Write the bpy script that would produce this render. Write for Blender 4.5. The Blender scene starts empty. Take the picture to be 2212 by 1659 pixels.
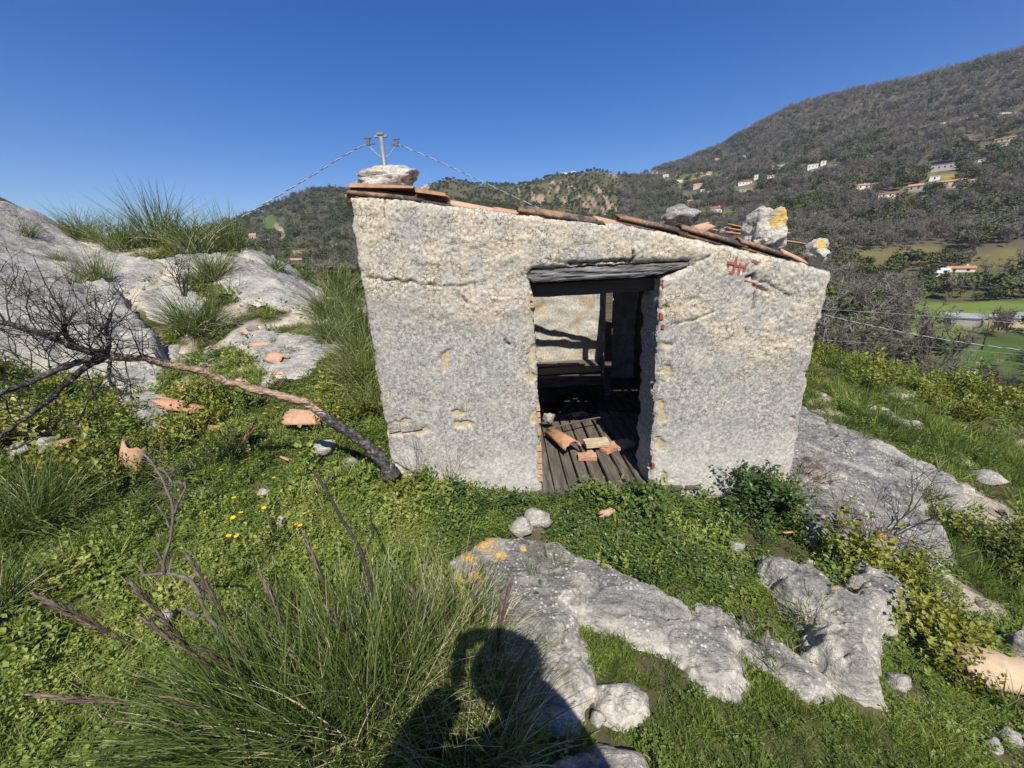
import bpy, bmesh, math, random
import numpy as np
from mathutils import Vector, Matrix, Euler

# ------------------------------------------------------------------ camera
SC = bpy.context.scene
FPX, CX, CY = 831.0, 1106.0, 829.5           # focal length / centre in photo units of 2212 x 1659
PITCH, ROLL = math.radians(-18.0), math.radians(2.3)
EYE = np.array([0.0, 0.0, 1.75])
_fw = np.array([0, math.cos(PITCH), math.sin(PITCH)]); _r = np.array([1.0, 0, 0]); _u = np.cross(_r, _fw)
CR = _r*math.cos(ROLL) - _u*math.sin(ROLL)
CU = _r*math.sin(ROLL) + _u*math.cos(ROLL)
CF = _fw
cam_d = bpy.data.cameras.new('camera'); cam = bpy.data.objects.new('camera', cam_d)
SC.collection.objects.link(cam); SC.camera = cam
cam_d.sensor_fit = 'HORIZONTAL'; cam_d.sensor_width = 36.0; cam_d.lens = 36.0*FPX/2212.0
cam_d.clip_start = 0.01; cam_d.clip_end = 12000
m = Matrix.Identity(4)
for i in range(3):
    m[i][0], m[i][1], m[i][2], m[i][3] = CR[i], CU[i], -CF[i], EYE[i]
cam.matrix_world = m

# ------------------------------------------------------------------ light
SUN_EL = math.radians(50.5); SUN_AZ = math.radians(-5.0)      # azimuth of the shadows, from +Y towards +X
LDIR = np.array([math.sin(SUN_AZ)*math.cos(SUN_EL), math.cos(SUN_AZ)*math.cos(SUN_EL), -math.sin(SUN_EL)])
world = bpy.data.worlds.new('World'); SC.world = world; world.use_nodes = True
wn = world.node_tree; bg = wn.nodes['Background']
sky = wn.nodes.new('ShaderNodeTexSky'); sky.sky_type = 'NISHITA'; sky.sun_disc = False
sky.sun_elevation = SUN_EL; sky.sun_rotation = math.radians(180) + SUN_AZ
sky.altitude = 300; sky.air_density = 1.0; sky.dust_density = 0.25; sky.ozone_density = 3.0
hs = wn.nodes.new('ShaderNodeHueSaturation'); hs.inputs['Saturation'].default_value = 1.42; hs.inputs['Hue'].default_value = 0.517
wn.links.new(sky.outputs[0], hs.inputs['Color']); wn.links.new(hs.outputs[0], bg.inputs[0]); bg.inputs[1].default_value = 0.095
sun_d = bpy.data.lights.new('sun', 'SUN'); sun_d.energy = 4.9; sun_d.angle = math.radians(0.5); sun_d.color = (1.0, 0.93, 0.82)
sun = bpy.data.objects.new('sun', sun_d); SC.collection.objects.link(sun)
sun.rotation_euler = Vector(LDIR).to_track_quat('-Z', 'Y').to_euler()
SC.view_settings.view_transform = 'Standard'; SC.view_settings.look = 'None'
SC.view_settings.exposure = 0.40; SC.view_settings.gamma = 1.0; SC.view_settings.use_curve_mapping = False
SC.cycles.use_denoising = True; SC.cycles.denoiser = 'OPENIMAGEDENOISE'; SC.cycles.denoising_input_passes = 'RGB_ALBEDO_NORMAL'; SC.cycles.denoising_prefilter = 'NONE'
SC.cycles.max_bounces = 6; SC.cycles.diffuse_bounces = 3; SC.cycles.transparent_max_bounces = 4

# ------------------------------------------------------------------ helpers
EXC = []      # spots kept free of weeds: (x, y, radius)
rng = np.random.default_rng(7); random.seed(7)
COL = SC.collection

def ray(px, py): return CF + CR*(px-CX)/FPX - CU*(py-CY)/FPX
def at_y(px, py, y): d = ray(px, py); return EYE + d*(y/d[1])
def at_z(px, py, z): d = ray(px, py); return EYE + d*((z-EYE[2])/d[2])
def project(P):
    v = np.atleast_2d(P) - EYE
    w = v@CF; w = np.where(np.abs(w) < 1e-6, 1e-6, w)
    return CX + FPX*(v@CR)/w, CY - FPX*(v@CU)/w, w

def tag(o, label=None, cat=None, group=None, kind=None):
    if label: o['label'] = label
    if cat: o['category'] = cat
    if group: o['group'] = group
    if kind: o['kind'] = kind
    return o
def empty(name, loc, rz=0.0):
    o = bpy.data.objects.new(name, None); COL.objects.link(o); o.location = [float(c) for c in loc]; o.rotation_euler = (0, 0, rz)
    o.empty_display_size = 0.1
    return o
def mesh_data(name, V, F, mat=None, smooth=False, attrs=None):
    """F: one array (n,3|4) or a list of such arrays"""
    me = bpy.data.meshes.new(name)
    V = np.asarray(V, np.float32).reshape(-1, 3)
    Fs = [np.asarray(f, np.int32) for f in (F if isinstance(F, list) and len(F) and isinstance(F[0], np.ndarray) else [np.asarray(F, np.int32)])]
    Fs = [f for f in Fs if f.size]
    me.vertices.add(len(V)); me.vertices.foreach_set('co', V.ravel())
    loops = np.concatenate([f.ravel() for f in Fs]) if Fs else np.zeros(0, np.int32)
    sizes = np.concatenate([np.full(len(f), f.shape[1], np.int32) for f in Fs]) if Fs else np.zeros(0, np.int32)
    starts = np.concatenate([[0], np.cumsum(sizes)[:-1]]).astype(np.int32) if len(sizes) else sizes
    me.loops.add(len(loops)); me.loops.foreach_set('vertex_index', loops)
    me.polygons.add(len(sizes)); me.polygons.foreach_set('loop_start', starts)
    try: me.polygons.foreach_set('loop_total', sizes)
    except Exception: pass
    me.polygons.foreach_set('use_smooth', np.full(len(sizes), smooth))
    for k, a in (attrs or {}).items():
        a = np.asarray(a, np.float32)
        if a.ndim == 2:
            at = me.attributes.new(k, 'FLOAT_COLOR', 'POINT')
            if a.shape[1] == 3: a = np.concatenate([a, np.ones((len(a), 1), np.float32)], 1)
            at.data.foreach_set('color', a.ravel())
        else:
            at = me.attributes.new(k, 'FLOAT', 'POINT'); at.data.foreach_set('value', a)
    me.update(calc_edges=True); me.validate()
    if mat: me.materials.append(mat)
    return me
def obj(name, me, parent=None, loc=None, rot=None, scale=None):
    o = bpy.data.objects.new(name, me); COL.objects.link(o)
    if loc is not None: o.location = [float(c) for c in loc]
    if rot is not None: o.rotation_euler = rot
    if scale is not None: o.scale = scale if hasattr(scale, '__len__') else (scale,)*3
    if parent is not None: o.parent = parent
    return o
class MB:
    """collects pieces of one mesh"""
    def __init__(s): s.V = []; s.Q = []; s.T = []; s.n = 0; s.A = []
    def add(s, V, Q=None, T=None, a=0.0):
        V = np.asarray(V, float).reshape(-1, 3)
        s.V.append(V); s.A.append(np.full(len(V), a) if np.ndim(a) == 0 else np.asarray(a, float))
        if Q is not None and len(Q): s.Q.append(np.asarray(Q, np.int32).reshape(-1, 4) + s.n)
        if T is not None and len(T): s.T.append(np.asarray(T, np.int32).reshape(-1, 3) + s.n)
        s.n += len(V)
    def box(s, c, size, R=None, a=0.0, jit=0.0):
        hx, hy, hz = np.asarray(size)/2
        V = np.array([[x, y, z] for x in (-hx, hx) for y in (-hy, hy) for z in (-hz, hz)])
        if jit: V = V + rng.uniform(-jit, jit, V.shape)
        if R is not None: V = V@np.asarray(R).T
        s.add(V + np.asarray(c), [[0,1,3,2],[4,6,7,5],[0,4,5,1],[2,3,7,6],[0,2,6,4],[1,5,7,3]], a=a)
    def tube(s, pts, rad, n=6, a=0.0, cap=True):
        P = np.asarray(pts, float); k = len(P); r = np.broadcast_to(np.asarray(rad, float), (k,))
        d = np.gradient(P, axis=0); d /= np.linalg.norm(d, axis=1, keepdims=True)+1e-9
        ref = np.array([0.31, 0.2, 0.93]); ref = ref if abs(d[0]@ref) < .9 else np.array([1.0, 0, 0])
        e1 = np.cross(d, ref); e1 /= np.linalg.norm(e1, axis=1, keepdims=True)+1e-9; e2 = np.cross(d, e1)
        t = np.arange(n)*2*math.pi/n
        V = P[:, None] + r[:, None, None]*(np.cos(t)[None, :, None]*e1[:, None] + np.sin(t)[None, :, None]*e2[:, None])
        i = np.arange(k-1)[:, None]*n; j = np.arange(n)[None]; j2 = (j+1) % n
        Q = np.stack([i+j, i+j2, i+n+j2, i+n+j], -1).reshape(-1, 4)
        V = V.reshape(-1, 3); T = []
        if cap:
            V = np.concatenate([V, P[:1], P[-1:]]); c0, c1 = k*n, k*n+1
            T = [[c0, (x+1) % n, x] for x in range(n)] + [[c1, (k-1)*n+x, (k-1)*n+(x+1) % n] for x in range(n)]
        s.add(V, Q, T, a=a)
    def data(s, name, mat, smooth=False, attr=None):
        V = np.concatenate(s.V); F = []
        if s.Q: F.append(np.concatenate(s.Q))
        if s.T: F.append(np.concatenate(s.T))
        return mesh_data(name, V, F, mat, smooth, {attr: np.concatenate(s.A)} if attr else None)
    def build(s, name, mat, parent=None, smooth=False, attr=None, **k):
        return obj(name, s.data(name, mat, smooth, attr), parent, **k)
def rotm(rx=0, ry=0, rz=0): return np.array(Euler((rx, ry, rz)).to_matrix())

# noise -----------------------------------------------------------
def _hash(ix, iy, iz, seed):
    h = (ix.astype(np.uint32)*np.uint32(374761393)) ^ (iy.astype(np.uint32)*np.uint32(668265263)) ^ (iz.astype(np.uint32)*np.uint32(2147483647)) ^ np.uint32((seed*1274126177) & 0xffffffff)
    h = (h ^ (h >> np.uint32(13)))*np.uint32(1274126177); h = h ^ (h >> np.uint32(16)); h = h*np.uint32(2246822519); return h ^ (h >> np.uint32(15))
def noise(x, y, z=0.0, seed=0):
    x, y, z = np.broadcast_arrays(np.asarray(x, float), np.asarray(y, float), np.asarray(z, float))
    fx, fy, fz = np.floor(x), np.floor(y), np.floor(z)
    ix, iy, iz = (fx.astype(np.int64) & 0xffffffff), (fy.astype(np.int64) & 0xffffffff), (fz.astype(np.int64) & 0xffffffff)
    tx, ty, tz = x-fx, y-fy, z-fz
    sx, sy, sz = [t*t*t*(t*(t*6-15)+10) for t in (tx, ty, tz)]
    out = 0
    for a in (0, 1):
        for b in (0, 1):
            for c in (0, 1):
                h = _hash(ix+a, iy+b, iz+c, seed)
                gx = (h & np.uint32(1023))/511.5-1; gy = ((h >> np.uint32(10)) & np.uint32(1023))/511.5-1; gz = ((h >> np.uint32(20)) & np.uint32(1023))/511.5-1
                w = (sx if a else 1-sx)*(sy if b else 1-sy)*(sz if c else 1-sz)
                out = out + w*(gx*(tx-a)+gy*(ty-b)+gz*(tz-c))
    return out*1.3
def fbm(x, y, z=0.0, octv=4, seed=0, gain=0.5, lac=2.03):
    o = 0; a = 1.0; f = 1.0
    for i in range(octv):
        o = o + a*noise(np.asarray(x)*f, np.asarray(y)*f, np.asarray(z)*f, seed+i*17); a *= gain; f *= lac
    return o
def worley(x, y, seed=0):
    x, y = np.asarray(x, float), np.asarray(y, float); cx, cy = np.floor(x), np.floor(y); f1 = np.full(x.shape, 9.0); f2 = f1.copy(); rid = np.zeros(x.shape); vx = rid.copy(); vy = rid.copy()
    for a in (-1, 0, 1):
        for b in (-1, 0, 1):
            ix, iy = (cx+a).astype(np.int64) & 0xffffffff, (cy+b).astype(np.int64) & 0xffffffff; h = _hash(ix, iy, np.zeros_like(ix), seed)
            px = cx+a+(h & np.uint32(1023))/1023; py = cy+b+((h >> np.uint32(10)) & np.uint32(1023))/1023; r = ((h >> np.uint32(20)) & np.uint32(1023))/1023
            d = np.hypot(px-x, py-y); k = d < f1; f2 = np.where(k, f1, np.minimum(f2, d)); rid = np.where(k, r, rid); vx = np.where(k, x-px, vx); vy = np.where(k, y-py, vy); f1 = np.where(k, d, f1)
    return f1, f2, rid, vx, vy
def sstep(a, b, x): t = np.clip((np.asarray(x, float)-a)/(b-a), 0, 1); return t*t*(3-2*t)
def poly_sdf(P, poly):
    """positive inside"""
    P = np.asarray(P, float); poly = np.asarray(poly, float); d2 = np.full(len(P), 1e18); ins = np.zeros(len(P), bool)
    for a, b in zip(poly, np.roll(poly, -1, 0)):
        e = b-a; w = P-a; t = np.clip((w@e)/(e@e+1e-12), 0, 1); q = w - t[:, None]*e; d2 = np.minimum(d2, (q*q).sum(1))
        c = (a[1] > P[:, 1]) != (b[1] > P[:, 1])
        with np.errstate(divide='ignore', invalid='ignore'):
            xi = a[0] + (P[:, 1]-a[1])*(b[0]-a[0])/(b[1]-a[1] + (0 if b[1] != a[1] else 1e-12))
        ins ^= c & (P[:, 0] < xi)
    d = np.sqrt(d2); return np.where(ins, d, -d)
def seg_dist(P, line):
    P = np.asarray(P, float); line = np.asarray(line, float); d2 = np.full(len(P), 1e18)
    for a, b in zip(line[:-1], line[1:]):
        e = b-a; w = P-a; t = np.clip((w@e)/(e@e+1e-12), 0, 1); q = w - t[:, None]*e; d2 = np.minimum(d2, (q*q).sum(1))
    return np.sqrt(d2)
def tps_fit(X, v, lam=1e-3):
    X = np.asarray(X, float); n = len(X); r2 = ((X[:, None]-X[None])**2).sum(-1); K = 0.5*r2*np.log(r2+1e-12)
    A = np.zeros((n+3, n+3)); A[:n, :n] = K + lam*np.eye(n); A[:n, n] = 1; A[:n, n+1:] = X; A[n, :n] = 1; A[n+1:, :n] = X.T
    s = np.linalg.solve(A, np.concatenate([v, np.zeros(3)]))
    def f(Q):
        Q = np.asarray(Q, float); out = np.empty(len(Q))
        for i in range(0, len(Q), 20000):
            q = Q[i:i+20000]; r2 = ((q[:, None]-X[None])**2).sum(-1)
            out[i:i+20000] = (0.5*r2*np.log(r2+1e-12))@s[:n] + s[n] + q@s[n+1:]
        return out
    return f

# materials -------------------------------------------------------
class NT:
    def __init__(s, name):
        s.m = bpy.data.materials.new(name); s.m.use_nodes = True; s.t = s.m.node_tree; s.t.nodes.clear()
        s.out = s.n('ShaderNodeOutputMaterial'); s.b = s.n('ShaderNodeBsdfPrincipled'); s.l(s.b.outputs[0], s.out.inputs[0])
        s.b.inputs['Roughness'].default_value = 0.9; s.b.inputs['Specular IOR Level'].default_value = 0.25
    def n(s, t, **k):
        n = s.t.nodes.new(t)
        for a, v in k.items(): setattr(n, a, v)
        return n
    def l(s, a, b): s.t.links.new(a, b)
    def coord(s, scale=(1, 1, 1), kind='Object', rot=(0, 0, 0)):
        c = s.n('ShaderNodeTexCoord'); mp = s.n('ShaderNodeMapping'); mp.inputs['Scale'].default_value = scale; mp.inputs['Rotation'].default_value = rot
        s.l(c.outputs[kind], mp.inputs[0]); return mp.outputs[0]
    def noise(s, vec, scale, detail=4, rough=0.55, dist=0.0):
        n = s.n('ShaderNodeTexNoise'); n.inputs['Scale'].default_value = scale; n.inputs['Detail'].default_value = detail
        n.inputs['Roughness'].default_value = rough; n.inputs['Distortion'].default_value = dist; s.l(vec, n.inputs['Vector']); return n.outputs['Fac']
    def voro(s, vec, scale, feature='F1', out='Distance'):
        n = s.n('ShaderNodeTexVoronoi', feature=feature); n.inputs['Scale'].default_value = scale; s.l(vec, n.inputs['Vector']); return n.outputs[out]
    def ramp(s, fac, stops, interp='LINEAR'):
        r = s.n('ShaderNodeValToRGB'); e = r.color_ramp; e.interpolation = interp
        while len(e.elements) < len(stops): e.elements.new(0.5)
        for x, (p, c) in zip(e.elements, stops):
            x.position = p; x.color = (c, c, c, 1) if np.ndim(c) == 0 else (*c, 1)
        s.l(fac, r.inputs[0]); return r.outputs[0]
    def mix(s, fac, a, b, mode='MIX'):
        x = s.n('ShaderNodeMix', data_type='RGBA', blend_type=mode)
        for v, i in ((fac, 0), (a, 6), (b, 7)):
            if isinstance(v, bpy.types.NodeSocket): s.l(v, x.inputs[i])
            elif i == 0: x.inputs[0].default_value = v
            else: x.inputs[i].default_value = (*v, 1)
        return x.outputs[2]
    def math(s, op, a, b=0.0, c=None, clamp=False):
        x = s.n('ShaderNodeMath', operation=op); x.use_clamp = clamp
        for i, v in enumerate((a, b, c)):
            if v is None: continue
            if isinstance(v, bpy.types.NodeSocket): s.l(v, x.inputs[i])
            else: x.inputs[i].default_value = v
        return x.outputs[0]
    def attr(s, name, inst=False, out='Fac'):
        a = s.n('ShaderNodeAttribute'); a.attribute_name = name; a.attribute_type = 'INSTANCER' if inst else 'GEOMETRY'; return a.outputs[out]
    def bump(s, h, strength=0.5, dist=0.01, chain=None):
        b = s.n('ShaderNodeBump'); b.inputs['Strength'].default_value = strength; b.inputs['Distance'].default_value = dist; s.l(h, b.inputs['Height'])
        if chain is not None: s.l(chain, b.inputs['Normal'])
        return b.outputs[0]
    def done(s, col, bump=None, rough=None):
        if isinstance(col, bpy.types.NodeSocket): s.l(col, s.b.inputs['Base Color'])
        else: s.b.inputs['Base Color'].default_value = (*col, 1)
        if bump is not None: s.l(bump, s.b.inputs['Normal'])
        if rough is not None: s.b.inputs['Roughness'].default_value = rough
        return s.m

def leaf_mat(name, stops, trans=0.25, rough=0.5, spec=0.35):
    t = NT(name); a = t.attr('tint', True); b = t.attr('leaf'); o = t.n('ShaderNodeObjectInfo').outputs['Random']
    f = t.math('ADD', t.math('ADD', a, b), t.math('MULTIPLY', o, 0.12), clamp=True)
    c = t.ramp(f, stops); m_ = t.done(c, rough=rough); t.b.inputs['Specular IOR Level'].default_value = spec
    if trans > 0:
        tr = t.n('ShaderNodeBsdfTranslucent'); t.l(c, tr.inputs[0]); mx = t.n('ShaderNodeMixShader'); mx.inputs[0].default_value = trans
        t.l(t.b.outputs[0], mx.inputs[1]); t.l(tr.outputs[0], mx.inputs[2]); t.l(mx.outputs[0], t.out.inputs[0])
    return m_
def plain(name, c, var=0.25, scale=8.0, rough=0.85, bump=0.3, bscale=40.0, metal=0.0, rot=(0, 0, 0), stretch=(1, 1, 1), bdist=0.004):
    t = NT(name); v = t.coord(stretch); n1 = t.noise(v, scale, 5); c = np.array(c)
    col = t.ramp(n1, [(0.3, tuple(c*(1-var))), (0.7, tuple(np.minimum(c*(1+var), .95)))])
    m_ = t.done(col, t.bump(t.noise(v, bscale, 4), bump, bdist), rough); t.b.inputs['Metallic'].default_value = metal; return m_
# ------------------------------------------------------------------ terrain height
_near = [(-.95,2.5,.23),(.2,2.5,.03),(1.0,2.5,.03),(1.58,2.5,-.06),(2.05,2.5,.0),(0,0,.1),(0,-3,.2),(-3,-2,.35),(3,-2,-.15),(0,1.2,.08),(-.5,1.4,.12),
         (6,-3,-.5),(-6,-3,.7),(-9,0,1.3),(10,0,-1.2)]
for px, py, z in [(600,960,.25),(300,980,.33),(100,950,.42),(0,1300,.24),(0,1650,.18),(1060,1150,.12),(1500,1250,0),(1700,1300,-.05),(1900,1450,-.1),
                  (2200,1600,-.2),(2200,1250,-.45),(2100,1080,-.42),(1900,1000,-.25),(1750,880,-.3),(1760,760,-.7),(2000,820,-.95),(2200,870,-1.15),(2200,1000,-.9),(1900,900,-.5)]:
    _near.append(tuple(at_z(px, py, z)))
for px, py, y in [(450,780,5.0),(350,740,5.6),(250,640,6.2),(0,640,5.0),(0,800,4.2),(100,540,7.0),(0,435,7.2),(150,507,7.8),(300,522,8.2),(430,532,8.5),(540,545,8.6),
                  (600,620,7.0),(690,650,8.2),(740,700,6.4),(800,780,4.6),(650,720,5.6)]:
    _near.append(tuple(at_y(px, py, y)))
for px, py, y in [(-100,470,9.6),(0,480,9.6),(100,505,9.8),(200,545,10.2),(300,565,10.6),(430,580,11.0),(540,596,11.0)]: _near.append(tuple(at_y(px, py, y)))
for x, y in [(0.5, 6.5), (2, 7)]: _near.append((x, y, -.3))
_near = np.array(_near)
_nf = tps_fit(_near[:, :2], _near[:, 2], 2e-3)
NX0, NX1, NY0, NY1, NS = -20.0, 20.0, -18.0, 20.0, 0.1
_gx = np.arange(NX0, NX1+.01, NS); _gy = np.arange(NY0, NY1+.01, NS)
_GX, _GY = np.meshgrid(_gx, _gy, indexing='ij')
_NZ = _nf(np.stack([_GX.ravel(), _GY.ravel()], 1)).reshape(_GX.shape)
_NZ = np.clip(_NZ, -6, 5)
# the ground is cut away below the hut's floor
_hin = np.minimum(np.minimum(_GX+.75, 1.9-_GX), np.minimum(_GY-2.62, 5.5-_GY))
_NZ = np.where(_hin > 0, np.minimum(_NZ, -.12), _NZ)
def near_z(x, y):
    u = np.clip((np.asarray(x, float)-NX0)/NS, 0, len(_gx)-1.001); v = np.clip((np.asarray(y, float)-NY0)/NS, 0, len(_gy)-1.001)
    i, j = u.astype(int), v.astype(int); a, b = u-i, v-j
    return _NZ[i, j]*(1-a)*(1-b)+_NZ[i+1, j]*a*(1-b)+_NZ[i, j+1]*(1-a)*b+_NZ[i+1, j+1]*a*b

_far = []
def _fc(px, py, r): d = ray(px, py); _far.append((math.degrees(math.atan2(d[0], d[1])), r, d[2]/math.hypot(d[0], d[1])))
for c in [(2080,700,200),(2200,658,260),(2000,655,255),(2100,830,115),(1900,850,100),(2200,900,90),(2100,560,340),(1900,600,300),(2100,450,480),(1950,430,500),(2150,310,680),(2030,360,600),
          (1780,700,150),(1800,620,240),(1800,500,400),(1790,360,720),(1600,400,720),(1550,450,560),(1500,530,380),(1700,520,360),(1420,380,1000),(1500,380,900),
          (1290,470,600),(1100,450,650),(960,440,600),(900,470,450),(620,530,520),(700,600,280),(720,640,120),(560,520,480),(650,480,700)]: _fc(*c)
RIDGE = [(2212,112,1150),(2120,140,1150),(2000,170,1180),(1900,190,1200),(1800,212,1200),(1700,240,1220),(1600,293,1250),(1500,340,1300),(1440,362,1350),(1390,376,1400),
         (1340,378,1000),(1320,373,950),(1230,376,950),(1180,385,950),(1100,398,950),(1060,402,950),(1000,393,930),(965,390,920),(920,404,920),(880,424,900),(800,424,880),
         (745,412,880),(700,412,880),(640,424,860),(590,448,840),(540,470,820),(500,480,800)]
for px, py, r in RIDGE:
    _fc(px, py+3, r); a, rr, t = _far[-1]
    _far.append((a, r*1.35, t-.05)); _far.append((a, r*.86, t-.03)); _far.append((a, 4200, .0))
for a, t20, t50 in [(-60,.0,.0),(-50,-.02,-.02),(-38,-.06,-.05),(-25,-.16,-.13),(-10,-.2,-.17),(10,-.25,-.22),(30,-.33,-.3),(42,-.35,-.32),(55,-.36,-.31)]:
    _far.append((a, 20, t20)); _far.append((a, 50, t50))
for a in (-60, -45): _far += [(a, 500, .02), (a, 900, .04), (a, 1400, .02), (a, 4200, .0)]
_far = np.array(_far)
_ff = tps_fit(np.stack([_far[:, 0]/18, np.log(_far[:, 1])*1.3], 1), _far[:, 2], 3e-4)
# table in (azimuth, log r)
AZT = np.arange(-64, 64.1, .5); LRT = np.linspace(math.log(11), math.log(4200), 240)
_A, _L = np.meshgrid(AZT, LRT, indexing='ij')
_FT = _ff(np.stack([_A.ravel()/18, _L.ravel()*1.3], 1)).reshape(_A.shape)
_FT = np.clip(_FT, -.5, .4)
def far_t(az, lr):
    az = np.clip(az, -64, 63.99); u = (az+64)/.5; v = np.clip((lr-LRT[0])/(LRT[1]-LRT[0]), 0, len(LRT)-1.001)
    i, j = np.minimum(u.astype(int), len(AZT)-2), v.astype(int); a, b = u-i, v-j
    return _FT[i, j]*(1-a)*(1-b)+_FT[i+1, j]*a*(1-b)+_FT[i, j+1]*(1-a)*b+_FT[i+1, j+1]*a*b
def ground_z(x, y, detail=True):
    x = np.asarray(x, float); y = np.asarray(y, float); r = np.hypot(x, y)+1e-6; az = np.degrees(np.arctan2(x, y))
    back = sstep(75, 150, np.abs(az))
    t = far_t(az, np.log(np.maximum(r, 11)))*(1-back) + back*(-.02)
    zf = EYE[2] + r*t
    w = sstep(11.5, 17, r)
    z = near_z(x, y)*(1-w) + zf*w
    if detail:
        z = z + (1-w)*(fbm(x*1.3, y*1.3, 0, 3, 3)*.05 + fbm(x*5, y*5, 0, 2, 8)*.016)
        far = sstep(60, 250, r)
        z = z + far*(fbm(x/70, y/70, 0, 4, 21)*np.minimum(r*.012, 7) )
    return z
def hit(px, py, lift=0.0, r1=60.0):
    """point where the sight line through a photo point meets the ground (raised by lift)"""
    d = ray(px, py); t = np.exp(np.linspace(math.log(.3), math.log(r1), 3000)); P = EYE + t[:, None]*d
    below = P[:, 2] < ground_z(P[:, 0], P[:, 1], r1 > 100) + lift
    k = np.argmax(below) if below.any() else np.argmin((P[:, 2] - ground_z(P[:, 0], P[:, 1], False))/t)
    return P[k]

# colour classes of the far country, in photo units (looked up per world point)
def ell(px, py, cx, cy, rx, ry, rot=0.0):
    c, s = math.cos(rot), math.sin(rot); u = (px-cx)*c+(py-cy)*s; v = -(px-cx)*s+(py-cy)*c
    return 1-np.sqrt((u/rx)**2+(v/ry)**2)
FIELDS = [  # polygon, colour, is bare of trees
    ([(1962,656),(2300,645),(2300,722),(2150,716),(2020,738),(1935,728)], (.135,.19,.040)),
    ([(1890,742),(2020,738),(2300,722),(2300,800),(2100,798),(2000,770),(1900,775)], (.06,.105,.022)),
    ([(2125,692),(2300,690),(2300,712),(2135,710)], (.33,.27,.15)),
    ([(1850,800),(2000,790),(2300,805),(2300,880),(1900,860)], (.075,.105,.03)),
]
SOFT = [(2030,383,36,7,0,(.22,.21,.04)),(2060,380,25,6,0,(.22,.21,.04)),(1775,366,62,11,-.05,(.13,.16,.05)),(1900,428,45,8,-.2,(.12,.15,.05)),(2000,405,60,9,-.1,(.12,.15,.05)),
        (1860,408,40,9,0,(.13,.15,.06)),(2150,318,60,10,-.25,(.13,.16,.05)),(1520,385,60,12,0,(.12,.14,.05)),(1610,405,40,12,0,(.13,.14,.06)),(1500,425,40,12,0,(.11,.13,.04)),
        (1545,462,50,14,0,(.10,.13,.04)),(2030,362,60,8,0,(.15,.15,.09)),(2060,590,90,10,0,(.09,.13,.035)),(1580,520,0,0,0,(0,0,0)),
        (1430,378,50,8,0,(.13,.13,.06)),(1466,397,40,9,0,(.11,.13,.05)),(1720,455,50,9,-.7,(.09,.11,.04)),(2100,300,20,10,0,(.2,.18,.1)),
        (600,520,45,9,0,(.05,.09,.025)),(610,532,60,7,0,(.04,.075,.02)),(690,520,60,8,0,(.10,.12,.05)),(640,548,55,9,-.15,(.28,.22,.12)),(715,532,40,5,-.1,(.25,.20,.11)),
        (690,575,40,10,0,(.20,.17,.09)),(758,590,30,18,0,(.25,.21,.11)),(590,487,28,14,.3,(.07,.12,.03)),(1915,555,160,22,-.08,(.13,.12,.045)),(2180,560,120,24,-.08,(.13,.12,.045)),
        (2010,610,90,16,0,(.08,.085,.035)),(2160,600,70,20,0,(.075,.09,.03))]
SCARS = [(1120,412,4,16,-.3),(1190,410,7,26,.35),(1206,405,6,24,.5),(1230,412,6,22,.6),(1218,432,8,14,.4),(1165,430,14,14,.4),(1150,420,5,14,.0),(1325,378,18,8,.75),(1300,420,6,22,-.5),(1280,436,7,26,-.6),(1262,438,6,26,-.7),(1314,440,6,24,-.5),(1330,452,5,14,-.5),(1240,440,5,8,0),(1236,405,12,4,0),(1290,405,5,16,-.5),(1305,460,5,12,-.4),(606,502,12,18,-.4)]
def landclass(X, Y, Z):
    """tree density factor and ground colour"""
    px, py, w = project(np.stack([X, Y, Z], 1)); ok = w > 1
    n = len(X); col = np.tile(np.array([.092, .082, .056]), (n, 1)); dens = np.ones(n)
    j = fbm(X/25, Y/25, 0, 3, 5)
    pj, qj = px + 9*fbm(X/40, Y/40, 0, 3, 31), py + 4*fbm(X/40, Y/40, 3, 3, 37)
    hill = ok * sstep(855, 885, pj) * sstep(1345, 1325, px) * sstep(560, 500, qj)
    g = sstep(1360, 1320, pj)*hill
    col = col*(1-g[:, None]) + g[:, None]*np.array([.080, .078, .034])*(1+.9*j[:, None]); dens *= 1-.35*g
    vl = np.where(ok, sstep(600, 660, qj)*sstep(1500, 1750, px), 0)[:, None]; col = col*(1-vl) + vl*np.array([.075, .085, .034])*(1+.5*j[:, None])
    lh = ok & (pj < 860+20*j) & (py < 640)
    col = np.where(lh[:, None], np.array([.07, .078, .034])*(1+.4*j[:, None]), col)
    for cx, cy, rx, ry, rot, c in SOFT:
        if rx == 0: continue
        e = np.where(ok, ell(pj, qj, cx, cy, rx, ry, rot), -9); k = sstep(-.1, .25, e)
        col = col*(1-k[:, None]) + k[:, None]*np.array(c)*(1+.25*j[:, None]); dens *= 1-.9*k
    for cx, cy, rx, ry, rot in SCARS:
        e = np.where(ok, ell(px+2*j, py, cx, cy, rx*.75, ry*.9, rot) + .9*fbm(X/12, Y/12, Z/12, 3, 71), -9); k = sstep(-.05, .35, e)*.85
        col = col*(1-k[:, None]) + k[:, None]*np.array([.32, .235, .175])*(1+.6*fbm(X/15, Y/15, 2, 2, 72))[:, None]; dens *= 1-k
    for poly, c in FIELDS:
        d = poly_sdf(np.stack([pj, qj], 1), poly); k = np.where(ok, sstep(-3, 3, d), 0)
        col = col*(1-k[:, None]) + k[:, None]*np.array(c)*(1+.3*j[:, None]); dens *= 1-k
    return px, py, ok, dens, np.clip(col, .01, .8)

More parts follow.
